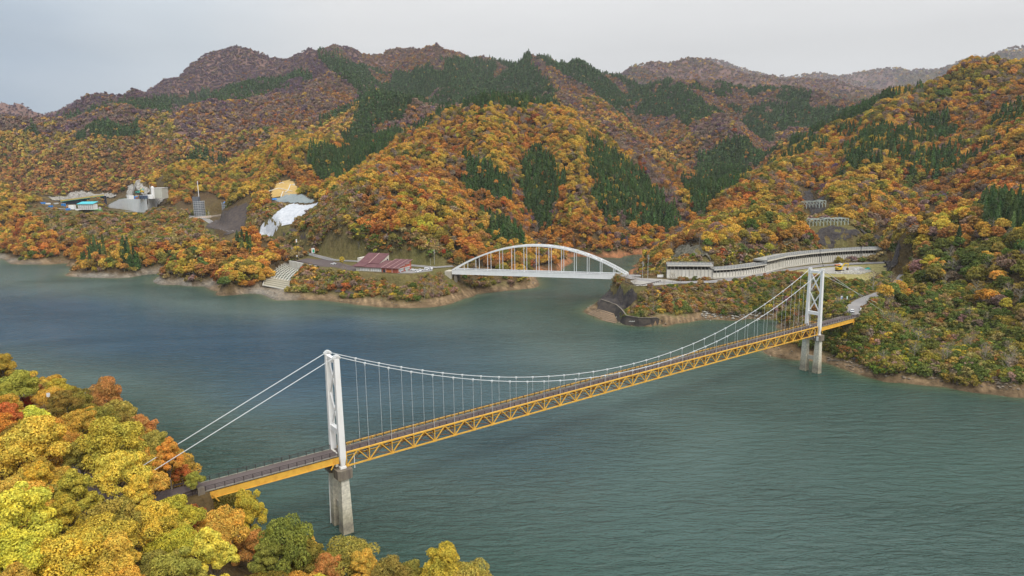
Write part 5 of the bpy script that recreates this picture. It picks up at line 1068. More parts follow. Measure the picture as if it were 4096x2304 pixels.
def yard_wall():
    P = [onz(x, y, 17) for x, y in [(3139,1101),(3234,1111),(3298,1121),(3372,1126),(3484,1138)]]; R = thing('yard_wall', 'low white concrete wall closing the yard behind the far tower', 'wall', P[0])
    m = MB(); m2 = MB()
    for a, b in zip(P[:-1], P[1:]): m.beam((a[0], a[1], 17.6), (b[0], b[1], 17.6), 1.2, 1.7); m2.beam((a[0]+.3, a[1]-1.6, 16.5), (b[0]+.3, b[1]-1.6, 16.5), .5, .5)
    m.obj('wall_body', CONCL, R); m2.obj('drain_channel', CONC, R)
    c = onz(3400,1092,17.1); rs_ = np.random.RandomState(3); m = MB()
    for k in range(60): m.box((c[0]+rs_.randn()*5.5, c[1]+rs_.randn()*2.2, 17.2+rs_.rand()*.7), tuple(.3+rs_.rand(3)*.9), rs_.rand()*3)
    o = m.obj('rubble_pile', CONCL); tag(o, 'heap of pale broken concrete in front of the excavator', None, None, 'stuff')
    c = onz(3436,1079,17.1); R = thing('material_bags', 'white bulk bags stacked in the yard right of the excavator', 'bag', c)
    for k, (dx, dy) in enumerate(((0, 0), (1.6, .3), (-3.6, -2), (-2.2, -2.3))): MB().box((c[0]+dx, c[1]+dy, 17.8), (1.2, 1.2, 1.3), .2*k).obj('bag', WHITE, R)
    c = onz(3471,1076,17.1); o = MB().add([(c[0]+2.4*math.cos(t), c[1]+1.4*math.sin(t), 17.1) for t in np.linspace(0, 5.5, 8)]+[(c[0], c[1], 18.4), (c[0]+.8, c[1], 18.2)], [(i, (i+1) % 8, 8 if i < 4 else 9) for i in range(8)]+[(4, 9, 8)]).obj('tarp_heap', TEAL); tag(o, 'green tarpaulin over a small heap at the right end of the yard', 'tarpaulin')
yard_wall()

# ------------------------------------------------------------------ avalanche fences
def av_fence(lab, a, b, n, hgt):
    A = hit(*a); B = hit(*b)
    if not A or not B: print('fence miss'); return
    M_ = mat('galvanised_green', (.50, .56, .50), .6); R = thing('avalanche_fence', lab, 'avalanche fence', A); top = []
    for k in range(n):
        t = k/(n-1); q = hit(a[0]+(b[0]-a[0])*t, a[1]+(b[1]-a[1])*t); x, y, z = q; zt = z+hgt
        MB().beam((x, y, z-.5), (x, y, zt), .42, .42).obj('post', M_, R); MB().beam((x, y, zt), (x-2.8, y+5.0, zt+.4), .38, .42).obj('rafter', M_, R); MB().beam((x, y, z+hgt*.35), (x-1.6, y+3.2, zt), .25, .25).obj('strut', M_, R); top.append((x, y, zt))
    for o in (0, 1): MB().tube([(p[0]-2.8*o, p[1]+5*o, p[2]+.3+.4*o) for p in top], .16, 5).obj('rail', M_, R)
    BLOCK.append(([(A[0]-4, A[1]-24), (B[0]+3, B[1]-24), (B[0]+3, B[1]+8), (A[0]-5, A[1]+8)], 0))
av_fence('upper shorter row of pale avalanche barriers on the right-hand hillside', (3226,834), (3302,832), 7, 5.2)
av_fence('lower longer row of pale avalanche barriers above the black rock face', (3238,908), (3392,902), 12, 5.0)

# ------------------------------------------------------------------ works site on the left
PLATW = mat('fresh_concrete', (.80, .80, .79), .8, (.62, .62, .60), .15, .5)
def works():
    # stepped white concrete platform
    P = [onz(424,829,40), onz(480,836,40), onz(545,846,40), onz(592,853,40), onz(640,822,44), onz(664,800,50)]
    back = [(p[0]-15, p[1]+70) for p in P]; tz = [42, 54, 58, 58, 58, 58]
    for i, (p, z) in enumerate(zip(P, tz)): pass
    R = thing('concrete_platform', 'huge white sloping concrete retaining structure at the tunnel works', 'retaining structure', P[0])
    for i in range(3):
        a, b = P[i], P[i+1]; MB().prism([a[:2], b[:2], back[i+1], back[i]], 34, [tz[i], tz[i+1], tz[i+1], tz[i]]).obj('wall_section', PLATW, R)
    a, b = P[3], P[4]; MB().prism([a[:2], b[:2], (b[0]-15, b[1]+60), back[3]], 34, 58).obj('wall_section', PLATW, R)
    MB().prism([P[4][:2], P[5][:2], (P[5][0]-10, P[5][1]+45), (P[4][0]-15, P[4][1]+60)], 34, [57.9, 60, 60, 57.9]).obj('wall_section', PLATW, R)
    MB().prism([P[3][:2], P[4][:2], (P[4][0]+2, P[4][1]-.5), (P[3][0]+1, P[3][1]-1)], 51.5, 58.3).obj('netting', NET, R)
    for q in range(3):
        MB().tube([(P[q][0], P[q][1]-.3, tz[q]+.9), (P[q+1][0], P[q+1][1]-.3, tz[q+1]+.9)], .14, 5).obj('handrail', TEAL, R)
    BLOCK.append(([p[:2] for p in P]+back[::-1], 2))
    c = (P[3][0], P[3][1]+22)
    def T(px, z, Y): q = aty(px, 700, Y); return (q[0], Y, z)
    Y0 = P[3][1]+14
    q = T(604, 58, Y0); R = thing('cement_silo', 'tall white cement silo on the concrete platform', 'silo', q); MB().tube([(q[0], q[1], 58), (q[0], q[1], 72.5)], 2.0, 16).obj('tank', WHITE, R, smooth=False); MB().tube([(q[0], q[1], 72.5), (q[0], q[1], 74)], 2.0, 16, .5).obj('dome', WHITE, R); MB().tube([(q[0]-3, q[1]-.5, 58), (q[0]-3, q[1]-.5, 75)], .25, 6).obj('pipe', GREYP, R)
    q = T(633, 58, Y0+14); R = thing('works_building', 'beige flat-roofed hall beside the white silo', 'building', q); MB().box((q[0], q[1], 64.5), (13, 16, 13)).obj('wall', mat('beige_hall', (.50, .50, .44), .8), R); MB().box((q[0], q[1], 71.3), (14, 17, .6)).obj('roof', WHITE, R)
    cols = [WHITE, mat('rust_brown', (.26, .10, .06), .8), WHITE, BLUE, mat('dark_steel_blue', (.05, .07, .12), .6), WHITE, YELM]
    rs_ = np.random.RandomState(8)
    labs = ['white crate leftmost in the clutter on the platform', 'rust-brown crate left of centre on the platform', 'white cabin in the left clutter of the platform', 'blue tank low on the platform edge', 'dark machine unit in the middle of the platform clutter', 'white cabin next to the dark machine unit', 'yellow crate on the platform', 'white crate below the silo', 'rust-brown skip under the silo', 'white container right of the rust-brown skip', 'blue sheeted load at the right of the platform', 'dark machine unit under the silo', 'white generator box on the rear of the platform', 'yellow-topped box at the rear of the platform']
    for k, lb in enumerate(labs):
        px = 512+(k*37 % 90); q = T(px, 58, Y0-8+(k*13 % 17)); s = 2.2+rs_.rand()*3
        R = thing('site_container', lb, 'container', q); MB().box((q[0], q[1], 58+s*.5), (s*1.3, s, s), rs_.rand()).obj('box', cols[k % 7], R); MB().box((q[0], q[1], 58+s+.12), (s*1.1, s*.8, .2), rs_.rand()).obj('lid', GREYP, R)
    excavator('small yellow excavator on the rubble above the concrete platform', T(560, 64.5, Y0+26), 2.2, YELM, 1.5); excavator('teal excavator left of the yellow one above the platform', T(545, 64, Y0+24), .9, TEAL, 1.4)
    drape('rubble_slope', [(505,792),(512,760),(535,742),(560,745),(590,765),(598,785),(560,795)], ROCKP, 'pale rubble slope where the excavators dig above the platform', 'rubble slope', 4.5, 2.0, bumpy=4)
    drape('rock_cutting', [(620,822),(625,800),(650,775),(668,765),(680,772),(662,800),(640,828)], ROCKP, 'white broken rock cutting right of the concrete platform', 'rock cutting', 1.5, 1.6, bumpy=3)
    R = drape('rock_cutting', [(188,803),(200,795),(235,786),(285,779),(310,770),(330,770),(350,780),(372,776),(395,782),(425,775),(450,776),(468,790),(440,796),(330,796),(255,806)], ROCKP, 'long grey-white rock cutting above the tunnel works', 'rock cutting', 2, 2, bumpy=5)
    # yellow edged dark portal opening
    a = onz(250, 817, 46); b = onz(425, 815, 46); m = MB(); m.prism([a[:2], b[:2], (b[0]-4, b[1]+9), (a[0]-4, a[1]+9)], 45, [50, 58, 58, 51]); o = m.obj('cut_and_cover_hall', mat('black_sheet', (.012, .016, .03), .8)); tag(o, 'long black-sheeted works hall below the rock cutting', 'works hall')
    m = MB().beam((a[0]-2, a[1]-.5, 51.2), (b[0]-2, b[1]-.5, 59.3), 1.2, 2.0); o = m.obj('edge_beam', mat('ochre_beam', (.55, .42, .12), .8)); tag(o, 'ochre-yellow edge band along the top of the black works hall', 'edge band'); BLOCK.append(([a[:2], b[:2], (b[0]-4, b[1]+14), (a[0]-4, a[1]+14)], 3))
    m = MB().beam((a[0]-2, a[1]-1.2, 49.7), (b[0]-2, b[1]-1.2, 57.9), .5, .5); o = m.obj('safety_net', TEAL); tag(o, 'green safety net line under the ochre band', 'safety net')
    # cyan-roofed scaffolded shed
    q = onz(343, 838, 46); R = thing('scaffolded_shed', 'white scaffolded shed with a bright cyan roof', 'shed', q); MB().box((q[0], q[1]+5, 49.2), (19, 10, 7)).obj('wall', WHITE, R)
    MB().prism([(q[0]-10.5, q[1]-1), (q[0]+10.5, q[1]-1), (q[0]+10.5, q[1]+11), (q[0]-10.5, q[1]+11)], [52.7, 52.7, 55.2, 55.2], [53.2, 53.2, 55.7, 55.7]).obj('roof', mat('cyan_roof', (.06, .48, .55), .5), R)
    for k in range(8): MB().tube([(q[0]-9.5+19*k/7, q[1]-.6, 45.5), (q[0]-9.5+19*k/7, q[1]-.6, 52.6)], .12, 4).obj('scaffold_pole', DARKST, R)
    for z in (47.5, 49.3, 51.1): MB().tube([(q[0]-9.7, q[1]-.6, z), (q[0]+9.7, q[1]-.6, z)], .1, 4).obj('scaffold_rail', DARKST, R)
    BLOCK.append(([(q[0]-12, q[1]-14), (q[0]+14, q[1]-14), (q[0]+14, q[1]+14), (q[0]-12, q[1]+14)], 0))
    for k, (px, py, w_, h_, m1, lb) in enumerate([(290,836,7,5,WHITE,'white site hut left of the cyan-roofed shed'),(278,832,6,3,mat('orange_roof',(.6,.25,.12),.7),'orange-roofed hut behind the white site hut'),(133,800,9,3.5,WHITE,'white tilted truck bed far left of the works'),(150,817,8,2,BLUE,'blue tarpaulin stack far left of the works'),(172,816,7,2.5,BLUE,'second blue tarpaulin stack from the left'),(192,817,6,2,WHITE,'white sheet pile right of the blue stacks'),(203,828,5,2,BLUE,'small blue sheet pile near the road on the left'),(255,825,5,4,BLUE,'blue cabin left of the huts'),(273,840,5,2,BLUE,'blue load on the ground before the white hut'),(312,840,6,1.5,WHITE,'white panels lying left of the cyan-roofed shed'),(400,838,4,3,GREYP,'grey scaffold box right of the cyan-roofed shed'),(225,816,10,1.5,GREYP,'grey slab stack between the blue sheets and the huts')]):
        ZL = 46 if px < 410 else 40; q = onz(px, py, ZL+.5); s = (w_, w_*.6, h_); R = thing('site_hut' if 'hut' in lb or 'cabin' in lb else 'material_stack', lb, 'hut' if 'hut' in lb or 'cabin' in lb else 'stack', q); MB().box((q[0], q[1], ZL+.3+h_/2), s, .2*k).obj('body', m1, R); MB().box((q[0], q[1], ZL+.45+h_), (w_*.9, w_*.5, .3), .2*k).obj('cover', GREYP if k % 2 else m1, R)
        BLOCK.append(([(q[0]-w_, q[1]-w_*1.6), (q[0]+w_, q[1]-w_*1.6), (q[0]+w_, q[1]+w_), (q[0]-w_, q[1]+w_)], 0))
    drape('lawn', [(325,842),(365,836),(410,840),(395,850),(340,850)], mat('bright_grass', (.06, .20, .03), .9), 'bright green grass patch below the cyan-roofed shed', 'lawn', .6, 2.0, margin=5)
    # scaffolded shafts, crane, barriers
    for px, pyb, dia, h1, lb, top in ((791, 868, 12.0, 18, 'taller scaffolded shaft tower wrapped in grey mesh behind the crane', None), (904, 860, 12.5, 14.5, 'shorter scaffolded shaft tower with a blue tarpaulin top', BLUE)):
        q = onz(px, pyb, 39); R = thing('scaffold_tower', lb, 'scaffold tower', q); q = (q[0], q[1]+dia/2, 39)
        MB().tube([(q[0], q[1], 36), (q[0], q[1], 39+h1)], dia/2, 20).obj('mesh_wrap', SCAF, R)
        for k in range(int(h1/2)): MB().tube([(q[0], q[1], 40.3+2*k), (q[0], q[1], 40.62+2*k)], dia/2+.14, 20).obj('ring_beam', CABLE, R)
        for k in range(14):
            t = k*2*math.pi/14; MB().tube([(q[0]+math.cos(t)*(dia/2+.2), q[1]+math.sin(t)*(dia/2+.2), 37), (q[0]+math.cos(t)*(dia/2+.2), q[1]+math.sin(t)*(dia/2+.2), 39.6+h1)], .09, 4).obj('standard', CABLE, R)
        if top: MB().tube([(q[0], q[1], 39+h1+.1), (q[0], q[1], 39+h1+1.6)], dia*.36, 12, dia*.25).obj('tarpaulin', top, R)
        else: MB().box((q[0]-2.5, q[1], 39+h1+2.6), (6.5, 6, 5.2)).obj('upper_stage', SCAF, R)
        BLOCK.append(([(q[0]-8, q[1]-14), (q[0]+8, q[1]-14), (q[0]+8, q[1]+8), (q[0]-8, q[1]+8)], 0))
    q = onz(803, 866, 39); t = aty(789, 724, q[1]); R = thing('mobile_crane', 'mobile crane with a long white jib over a green lower boom', 'crane', q); mid = tuple(np.array(q)+(np.array(t)-np.array(q))*.32)
    MB().beam((q[0], q[1], 41), mid, .9, .9).obj('boom', mat('crane_green', (.03, .42, .22), .5), R); MB().beam(mid, t, .62, .62).obj('jib', WHITE, R); MB().box((q[0]+1, q[1], 40.6), (7, 3, 1.6)).obj('carrier', YELM, R); MB().box((q[0]-1.5, q[1], 42), (2.2, 2.4, 1.8)).obj('cab', YELM, R)
    for k in (-2.2, 0, 2.2, 3.6): MB().tube([(q[0]+k, q[1]-1.6, 39.9), (q[0]+k, q[1]+1.6, 39.9)], .6, 10).obj('wheel', TYRE, R)
    drape('blue_tarpaulin', [(808,862),(820,862),(820,868),(808,868)], BLUE, 'blue tarpaulin beside the crane carrier', 'tarpaulin', 2.5, 1)
    a = onz(757, 873, 40); b = onz(845, 866, 40); c2 = onz(892, 859, 40); R = thing('site_barrier', 'long white and orange barrier bordering the shaft works', 'barrier', a); MB().beam(a, b, .5, 2.2).beam(b, c2, .5, 1.6).obj('panel', mat('barrier_cream', (.70, .62, .54), .8), R)
    for k in range(12): p = tuple(np.array(a)+(np.array(b)-np.array(a))*(k/11)); MB().box((p[0], p[1]-.35, 39.8), (.7, .1, .7)).obj('orange_mark', mat('orange_mark', (.7, .25, .1), .7), R)
    pole('grey pole with lamps by the road below the crane', 837, 884, 845, 38, GREYP, 2, .2); pole('grey lattice pole in front of the concrete platform', 624, 862, 830, 39, GREYP, 2, .25)
    pole('leftmost grey pole carrying yellow cables at the works', 60, 816, 772, 46, GREYP, 1, .2); pole('second grey pole carrying yellow cables at the works', 146, 811, 768, 46, GREYP, 1, .2); pole('dark thin pole before the rock cutting', 242, 822, 784, 46, BLK, 1, .2)
    for k, (A_, B_, lb) in enumerate((((60,773),(146,769),'upper yellow cable between the two leftmost poles'),((146,769),(262,786),'upper yellow cable running to the rock cutting'),((42,788),(146,786),'lower yellow cable on the far left'),((146,786),(262,800),'lower yellow cable running to the rock cutting'))):
        p = np.array(aty(*A_, 1130)); q = np.array(aty(*B_, 1130)); o = MB().tube([tuple(p+(q-p)*t-np.array([0, 0, 3.0*t*(1-t)])) for t in np.linspace(0, 1, 7)], .16, 4).obj('cable', mat('yellow_cable', (.6, .5, .12), .7)); tag(o, lb, 'cable')
    for k, (px, py, w_, m1, lb) in enumerate([(667,862,4,WHITE,'white site toilet nearest the platform on the road'),(700,866,5,WHITE,'white cabin with red corner by the road'),(722,868,4,WHITE,'first of two small cream boxes by the road'),(731,868,4,WHITE,'second of two small cream boxes by the road')]):
        q = onz(px, py, 39); R = thing('site_cabin', lb, 'cabin', q); MB().box((q[0], q[1], 40.2), (w_, w_*.6, 2.8)).obj('body', m1, R); MB().box((q[0], q[1]-w_*.31, 40.2), (w_*.4, .1, 1.6)).obj('door', mat('red_door', (.5, .12, .06), .6), R)
    BLOCK_TALL.append(([onz(x, y, 39)[:2] for x, y in [(650,876),(740,890),(835,915),(860,925),(880,890),(900,868),(740,852),(650,850)]], 0))
works()

# ------------------------------------------------------------------ shore debris
def rocks():
    rs_ = np.random.RandomState(21); m = MB(); ico = [(0, 0, 1), (.9, 0, .3), (.28, .85, .3), (-.72, .52, .3), (-.72, -.52, .3), (.28, -.85, .3), (0, 0, -.6)]; fc = [(0, 1, 2), (0, 2, 3), (0, 3, 4), (0, 4, 5), (0, 5, 1), (6, 2, 1), (6, 3, 2), (6, 4, 3), (6, 5, 4), (6, 1, 5)]
    def add(mb, x, y, z, s): a = rs_.rand()*6.3; j = 1+rs_.randn(7, 3)*.18; mb.add([(x+s[0]*(v[0]*math.cos(a)-v[1]*math.sin(a))*j[i, 0], y+s[1]*(v[0]*math.sin(a)+v[1]*math.cos(a))*j[i, 1], z+s[2]*v[2]*j[i, 2]) for i, v in enumerate(ico)], fc)
    for k in range(700):
        px = rs_.uniform(2805, 3090); py = 1262+rs_.randn()*9+(px-2950)**2/9000*-.5; q = hit(px, py)
        if q and q[2] > -.3: s = .18+rs_.rand()**4*1.1; add(m, q[0], q[1], q[2]+s*.2, (s, s, s*.7))
    o = m.obj('boulder_bank', mat('pale_boulder', (.44, .42, .37), .9, (.24, .22, .19), .8, .8)); tag(o, 'band of pale boulders along the headland cove shore', None, None, 'stuff')
    m = MB(); D_ = np.array([p for p in dens(shore_a(), 1.5)])
    for k in range(2600):
        q = D_[rs_.randint(len(D_))]; x = q[0]+rs_.randn()*2; y = q[1]+rs_.rand()*9-1; z = gz(x, y)
        if -.3 < z < 6 and y < 700: s = .08+rs_.rand()**5*.9; add(m, x, y, z+s*.1, (s, s, s*.7))
    for k in range(1100):
        px = rs_.uniform(3310, 4090); py = np.interp(px, [3302,3431,3600,3773,4096], [1446,1492,1520,1535,1570])-rs_.rand()*42; q = hit(px, py)
        if q and q[2] < 7: s = .08+rs_.rand()**6*.9; add(m, q[0], q[1], q[2]+s*.1, (s, s, s*.7))
    o = m.obj('shore_stones', mat('brown_stone', (.17, .13, .09), .9, (.30, .25, .19), .5, .7)); tag(o, 'scattered brown and grey stones on the bare lake banks', None, None, 'stuff')
    for k, (px, py, s, lb) in enumerate([(3218,1402,1.2,'dark boulder on the bank between the far pier and the truss'),(3590,1496,1.5,'flat dark boulder on the right bank near the waterline'),(3650,1489,1.0,'pale boulder on the right bank above the flat dark one'),(3430,1446,2.0,'big dark boulder in the driftwood right of the far pier'),(3640,1473,.8,'small white boulder higher on the right bank'),(2470,1275,.9,'boulder on the gabion apron of the headland')]):
        q = hit(px, py)
        if q: m = MB(); add(m, q[0], q[1], q[2]+s*.3, (s*1.3, s, s*.8)); o = m.obj('boulder', (ROCKD if 'dark' in lb else CONCL)); tag(o, lb, 'boulder')
    for (a, b, lb) in (((3419,1446),(3446,1432),'pale driftwood trunk lying diagonally right of the far pier'),((3762,1508),(3805,1504),'straight driftwood log on the right bank near the water'),((4003,1506),(4028,1502),'short driftwood log near the right edge of the view'),((3310,1449),(3360,1448),'thin driftwood stick at the waterline right of the pier'),((2166,1077),(2190,1084),'fallen tree trunk on the bank seen through the arch bridge')):
        p = hit(*a); q = hit(*b)
        if p and q: o = MB().tube([(p[0], p[1], p[2]+.3), ((p[0]+q[0])/2, (p[1]+q[1])/2, (p[2]+q[2])/2+.45), (q[0], q[1], q[2]+.35)], .2, 6, .1).obj('driftwood_log', BARKP if 'BARKP' in globals() else CONC); tag(o, lb, 'log')
rocks()
# ------------------------------------------------------------------ planting
BLOCK.append(([BP(u, o)[:2] for u, o in ((-29, -4.5), (4, -4.5), (4, 4.5), (-29, 4.5))], 0))
BLOCK_TALL.append(([BP(u, o)[:2] for u, o in ((-56, -9), (-20, -12), (-20, 5), (-56, 5))], 0))
BLOCK_TALL.append(([BP(u, o)[:2] for u, o in ((SPAN-3, -9), (249, -7), (249, 5), (SPAN-3, 5))], 0))
BLOCK.append(([BP(u, o)[:2] for u, o in ((-42, -4.2), (-28, -4.2), (-28, 4.2), (-42, 4.2))], 0))
BLOCK.append(([(-46, 483), (-46, 474), (-36, 474), (-30, 486), (-40, 492)], 0))
_tan = (GZ-H)/np.maximum(np.hypot(GX, GY), 1); RUN = np.maximum.accumulate(_tan, axis=0); RUN = np.vstack([np.full((4, NT), -9.0), RUN[:-4]])
def grid(y0, y1, g, rs, ang=42):
    xm = y1*math.tan(math.radians(ang)); xs = np.arange(-xm, xm, g); ys = np.arange(y0*.7, y1*1.0, g)
    X, Y = np.meshgrid(xs, ys); X = X.ravel()+rs.uniform(-.42, .42, X.size)*g; Y = Y.ravel()+rs.uniform(-.42, .42, Y.size)*g
    r = np.hypot(X, Y); m = (r >= y0)&(r < y1); return X[m], Y[m]
def field(y0, y1, g, rs, tall=True):
    X, Y = grid(y0, y1, g, rs); Z = samp(GZ, X, Y); m = Z > 1.5; X, Y, Z = X[m], Y[m], Z[m]
    px, py = proj(np.stack([X, Y, Z+6], -1)); m = (px > -350)&(px < 4450)&(py < 2800)&(Y > 20); X, Y, Z, px, py = [a[m] for a in (X, Y, Z, px, py)]
    r = np.hypot(X, Y); m = (Z+17-H)/r > samp(RUN, X, Y)-.004; X, Y, Z, px, py = [a[m] for a in (X, Y, Z, px, py)]
    m = ~blocked(X, Y, tall)
    for hz in ((4, 10) if tall else ()):
        qx, qy = proj(np.stack([X, Y, Z+hz], -1)); m &= ~inany(qx/K, qy/K, SEE)
    return [a[m] for a in (X, Y, Z, px/K, py/K)]
ALL = []      # kind, x, y, z, scale, rot, tintname, tint, lod
def put(kind, x, y, z, s, tn, rs, lod, sx=1.0, tint=None):
    c = TINTS[tn]*np.array(1.0) if tint is None else tint
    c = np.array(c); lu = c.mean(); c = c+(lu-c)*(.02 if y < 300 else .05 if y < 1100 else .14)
    c = np.array(c)*(1+rs.randn()*.12)*(1+rs.randn(3)*.07); c = np.clip(c, .006, .8)
    ALL.append((kind, x, y, z, s, rs.rand()*6.283, tn, c, lod, sx))
rs = np.random.RandomState(5)
# trees of the near bank that can be told apart in the photograph: crown centre, radius, colour, wording
NEAR = [(100,230,115,'olive-yellow','broad round olive-brown tree at the far tip of the near left bank'),(215,235,60,'brown-orange','thin brown-orange tree beside the broad olive one at the far tip of the near bank'),
(315,290,75,'golden-yellow','golden half-bare tree in front of the water between the brown and the lime-green ones'),(415,315,62,'yellow-green','slender lime-green tree standing against the water above the two little white signs'),
(175,335,48,'scarlet','small bright scarlet tree near the upper left edge, the reddest on the near bank'),(510,370,52,'grey-brown','thin grey-brown almost bare tree against the water right of the lime-green one'),
(665,290,55,'brown-orange','tall brown tree top rising above the dark green tree by the water'),(750,410,125,'olive-yellow','big rounded olive-gold tree at the water edge above the backstay cables'),
(610,395,62,'green','dark green tree tucked left of the big rounded olive-gold one'),(15,300,85,'green','dark green tree cut by the left edge of the view'),
(25,430,115,'rust-red','rusty orange tree at the left edge below the dark green one'),(195,445,110,'golden-yellow','golden tree just left of the two little white signs'),
(395,480,90,'orange','orange tree top directly below the two little white signs'),(200,590,190,'golden-yellow','very wide golden-yellow tree with dark forked branches showing, upper left of the near bank'),
(420,600,100,'golden-yellow','golden tree right of the wide one with dark forked branches'),(720,590,185,'yellow-green','wide fresh green tree below the rounded olive-gold one'),
(905,500,75,'brown-orange','brownish sparse tree leaning over the water right of the olive-gold one'),(990,600,70,'olive-yellow','small olive tree at the water where the upper backstay meets the leaves'),
(1080,695,62,'orange','orange-yellow tree between the two backstay cables and the water'),(1165,775,38,'rust-red','small dark rust-red bush tree at the water past the cable ends'),
(520,690,120,'olive-yellow','olive-green tree in the middle of the near bank left of the golden cable tree'),(760,770,170,'golden-yellow','large golden tree standing in front of the lower backstay end'),
(985,850,100,'golden-yellow','golden tree hiding the road where it leaves the bridge'),(15,660,75,'golden-yellow','bright golden tree cut by the left edge half way up the near bank'),
(50,890,105,'golden-yellow','orange-gold tree at the left edge below the bright golden one'),(250,870,130,'yellow-green','yellow-green tree right of the orange-gold one at the left edge'),
(480,940,165,'yellow-green','broad yellow-green tree in the heart of the near bank'),(880,960,140,'golden-yellow','golden tree below the one that hides the road'),
(150,1090,215,'yellow-green','largest lime-yellow tree on the lower left'),(410,1100,150,'yellow-green','lime-yellow tree right of the largest one on the lower left'),
(700,1080,170,'olive-yellow','dull gold-green dome-shaped tree left of the orange one under the bridge end'),(1000,1110,150,'yellow-green','green-gold tree touching the big orange tree on its left'),
(1200,1060,92,'rust-red','burnt-orange tree right under the bridge abutment'),(1410,1120,148,'orange','biggest fiery orange tree below the yellow girder end'),
(1110,1230,130,'yellow-green','yellow-green tree below left of the biggest orange one'),(400,1310,190,'yellow-green','lime-yellow tree near the bottom edge under dark gaps'),
(90,1320,180,'yellow-green','bright lime-yellow tree in the bottom left corner'),(720,1350,170,'golden-yellow','gold and olive tree on the bottom edge left of centre'),
(1010,1390,150,'olive-yellow','olive-gold tree on the bottom edge beside the amber one'),(1360,1340,190,'golden-yellow','large amber tree on the bottom edge below the biggest orange one'),
(1600,1240,120,'brown-orange','brown-orange tree between the amber tree and the round green one'),(1760,1330,125,'orange','rusty orange tree near the bottom edge by the round green one'),
(1830,1210,112,'green','round green tree standing alone over the water left of the near pier'),(1600,1060,66,'yellow-green','thin airy green-yellow tree leaning to the water right of the orange one'),
(1440,955,62,'olive-yellow','dark olive tree seen under the yellow girder'),(1245,825,42,'green','small green tree by the far end post of the bridge'),
(2090,1385,50,'brown-orange','slim brown-orange tree on the bottom edge left of the pier reflection'),(2330,1395,120,'golden-yellow','wide gold-green tree on the bottom edge right of the pier reflection'),
(2480,1425,85,'golden-yellow','second gold tree right of the wide one on the bottom edge'),(2640,1430,85,'olive-yellow','olive-gold tree between the gold one and the tall lime one on the bottom edge'),
(2838,1415,72,'yellow-green','tall lime-green tree, the highest on the bottom edge over open water'),(2975,1470,50,'olive-yellow','last low olive tree on the bottom edge, farthest right')]
near_xy = []
for i, (cx, cy, r, tn, lab) in enumerate(NEAR):
    px, py = cx*.624, 1400+cy*.624; q = None; s = 1.0; hh = 1.0
    for it in range(3):
        hh = s
        while hh < 2.4:
            q = hit(px, py, 0.5, 8.0*hh)
            if q is None or q[2] > 1.5: break
            hh += .12
        if q is None: break
        s = min(1.75, max(.45, r*.624*math.hypot(q[0], q[1], H-q[2]-8)/F/5.3))
    if q is None: continue
    near_xy.append((q[0], q[1], s)); c = TINTS[tn]
    put('broad', q[0], q[1], q[2]-.2, hh, tn, rs, 0, tint=(np.array((.38, .37, .06)) if tn == 'green' else np.array(c)*(1.15 if tn == 'yellow-green' else 1.35)), sx=max(.62 if hh > 1.3 else .8, s/hh*.92)); ALL[-1] = ALL[-1]+(lab,)
near_xy = np.array(near_xy)
for kind, px_, py_, s, tn, lab in (('bare',2480,1132,.62,'brown-orange','small rusty-twigged tree at the right end of the arch bridge, leftmost of three'),('bare',2504,1134,.66,'brown-orange','small pinkish twiggy tree at the right end of the arch bridge, middle of three'),
 ('bare',2538,1148,.68,'grey-brown','small twiggy tree right of two others where the arch bridge meets the headland'),('bare',2690,1134,.75,'tan','bare forked tree before the straight end section of the rock shed'),('bare',2722,1134,.55,'tan','thin young bare tree right of the forked one before the rock shed'),
 ('bare',2655,1146,.5,'tan','stunted bare tree by the fence of the headland pull-in'),('bare',3492,1168,1.25,'grey-brown','big dark bare tree standing at the right end of the low yard wall'),('bare',3560,1150,.95,'tan','pale bare tree above the bend of the curved road'),
 ('bare',3948,1300,.7,'tan','white-trunked bare tree on the right bank, nearer the edge of the view'),('bare',3876,1280,.6,'tan','white-trunked bare tree on the right bank, farther from the edge'),('bare',1243,1070,.5,'brown-orange','reddish bare tree at the corner of the white retaining wall'),('bare',1375,1098,.8,'grey-brown','dark bare tree in front of the left end of the shop'),
 ('broad',1368,1062,.55,'yellow-green','pale willow-green round tree at the left end of the shop'),('broad',1776,1022,.42,'scarlet','small scarlet tree on the slope left of the arch bridge'),('broad',1782,968,.40,'scarlet','second small scarlet tree, higher on the slope left of the arch bridge'),
 ('con',362,1062,1.0,'green','leftmost of the dark shoreline conifers on the left shore'),('con',405,1060,1.05,'green','second dark shoreline conifer from the left on the left shore'),('con',508,1055,.95,'green','third dark shoreline conifer from the left on the left shore'),('con',538,1050,1.0,'green','rightmost dark conifer of the four on the left shore waterline'),
 ('con',972,995,1.15,'green','tall dark conifer above the trees left of the lattice slope'),('con',950,990,.85,'green','shorter dark conifer beside the tall one left of the lattice slope'),('con',3830,1000,1.0,'green','dark conifer standing alone among gold trees near the right edge'),('con',3475,830,.9,'green','dark conifer right of the upper avalanche barriers')):
    q = hit(px_, py_)
    if q: put(kind, q[0], q[1], q[2]-.2, s, tn, rs, 1, tint=(np.array((.05, .09, .035)) if kind == 'con' else TINTS[tn])); ALL[-1] = ALL[-1]+(lab,)
mains = []
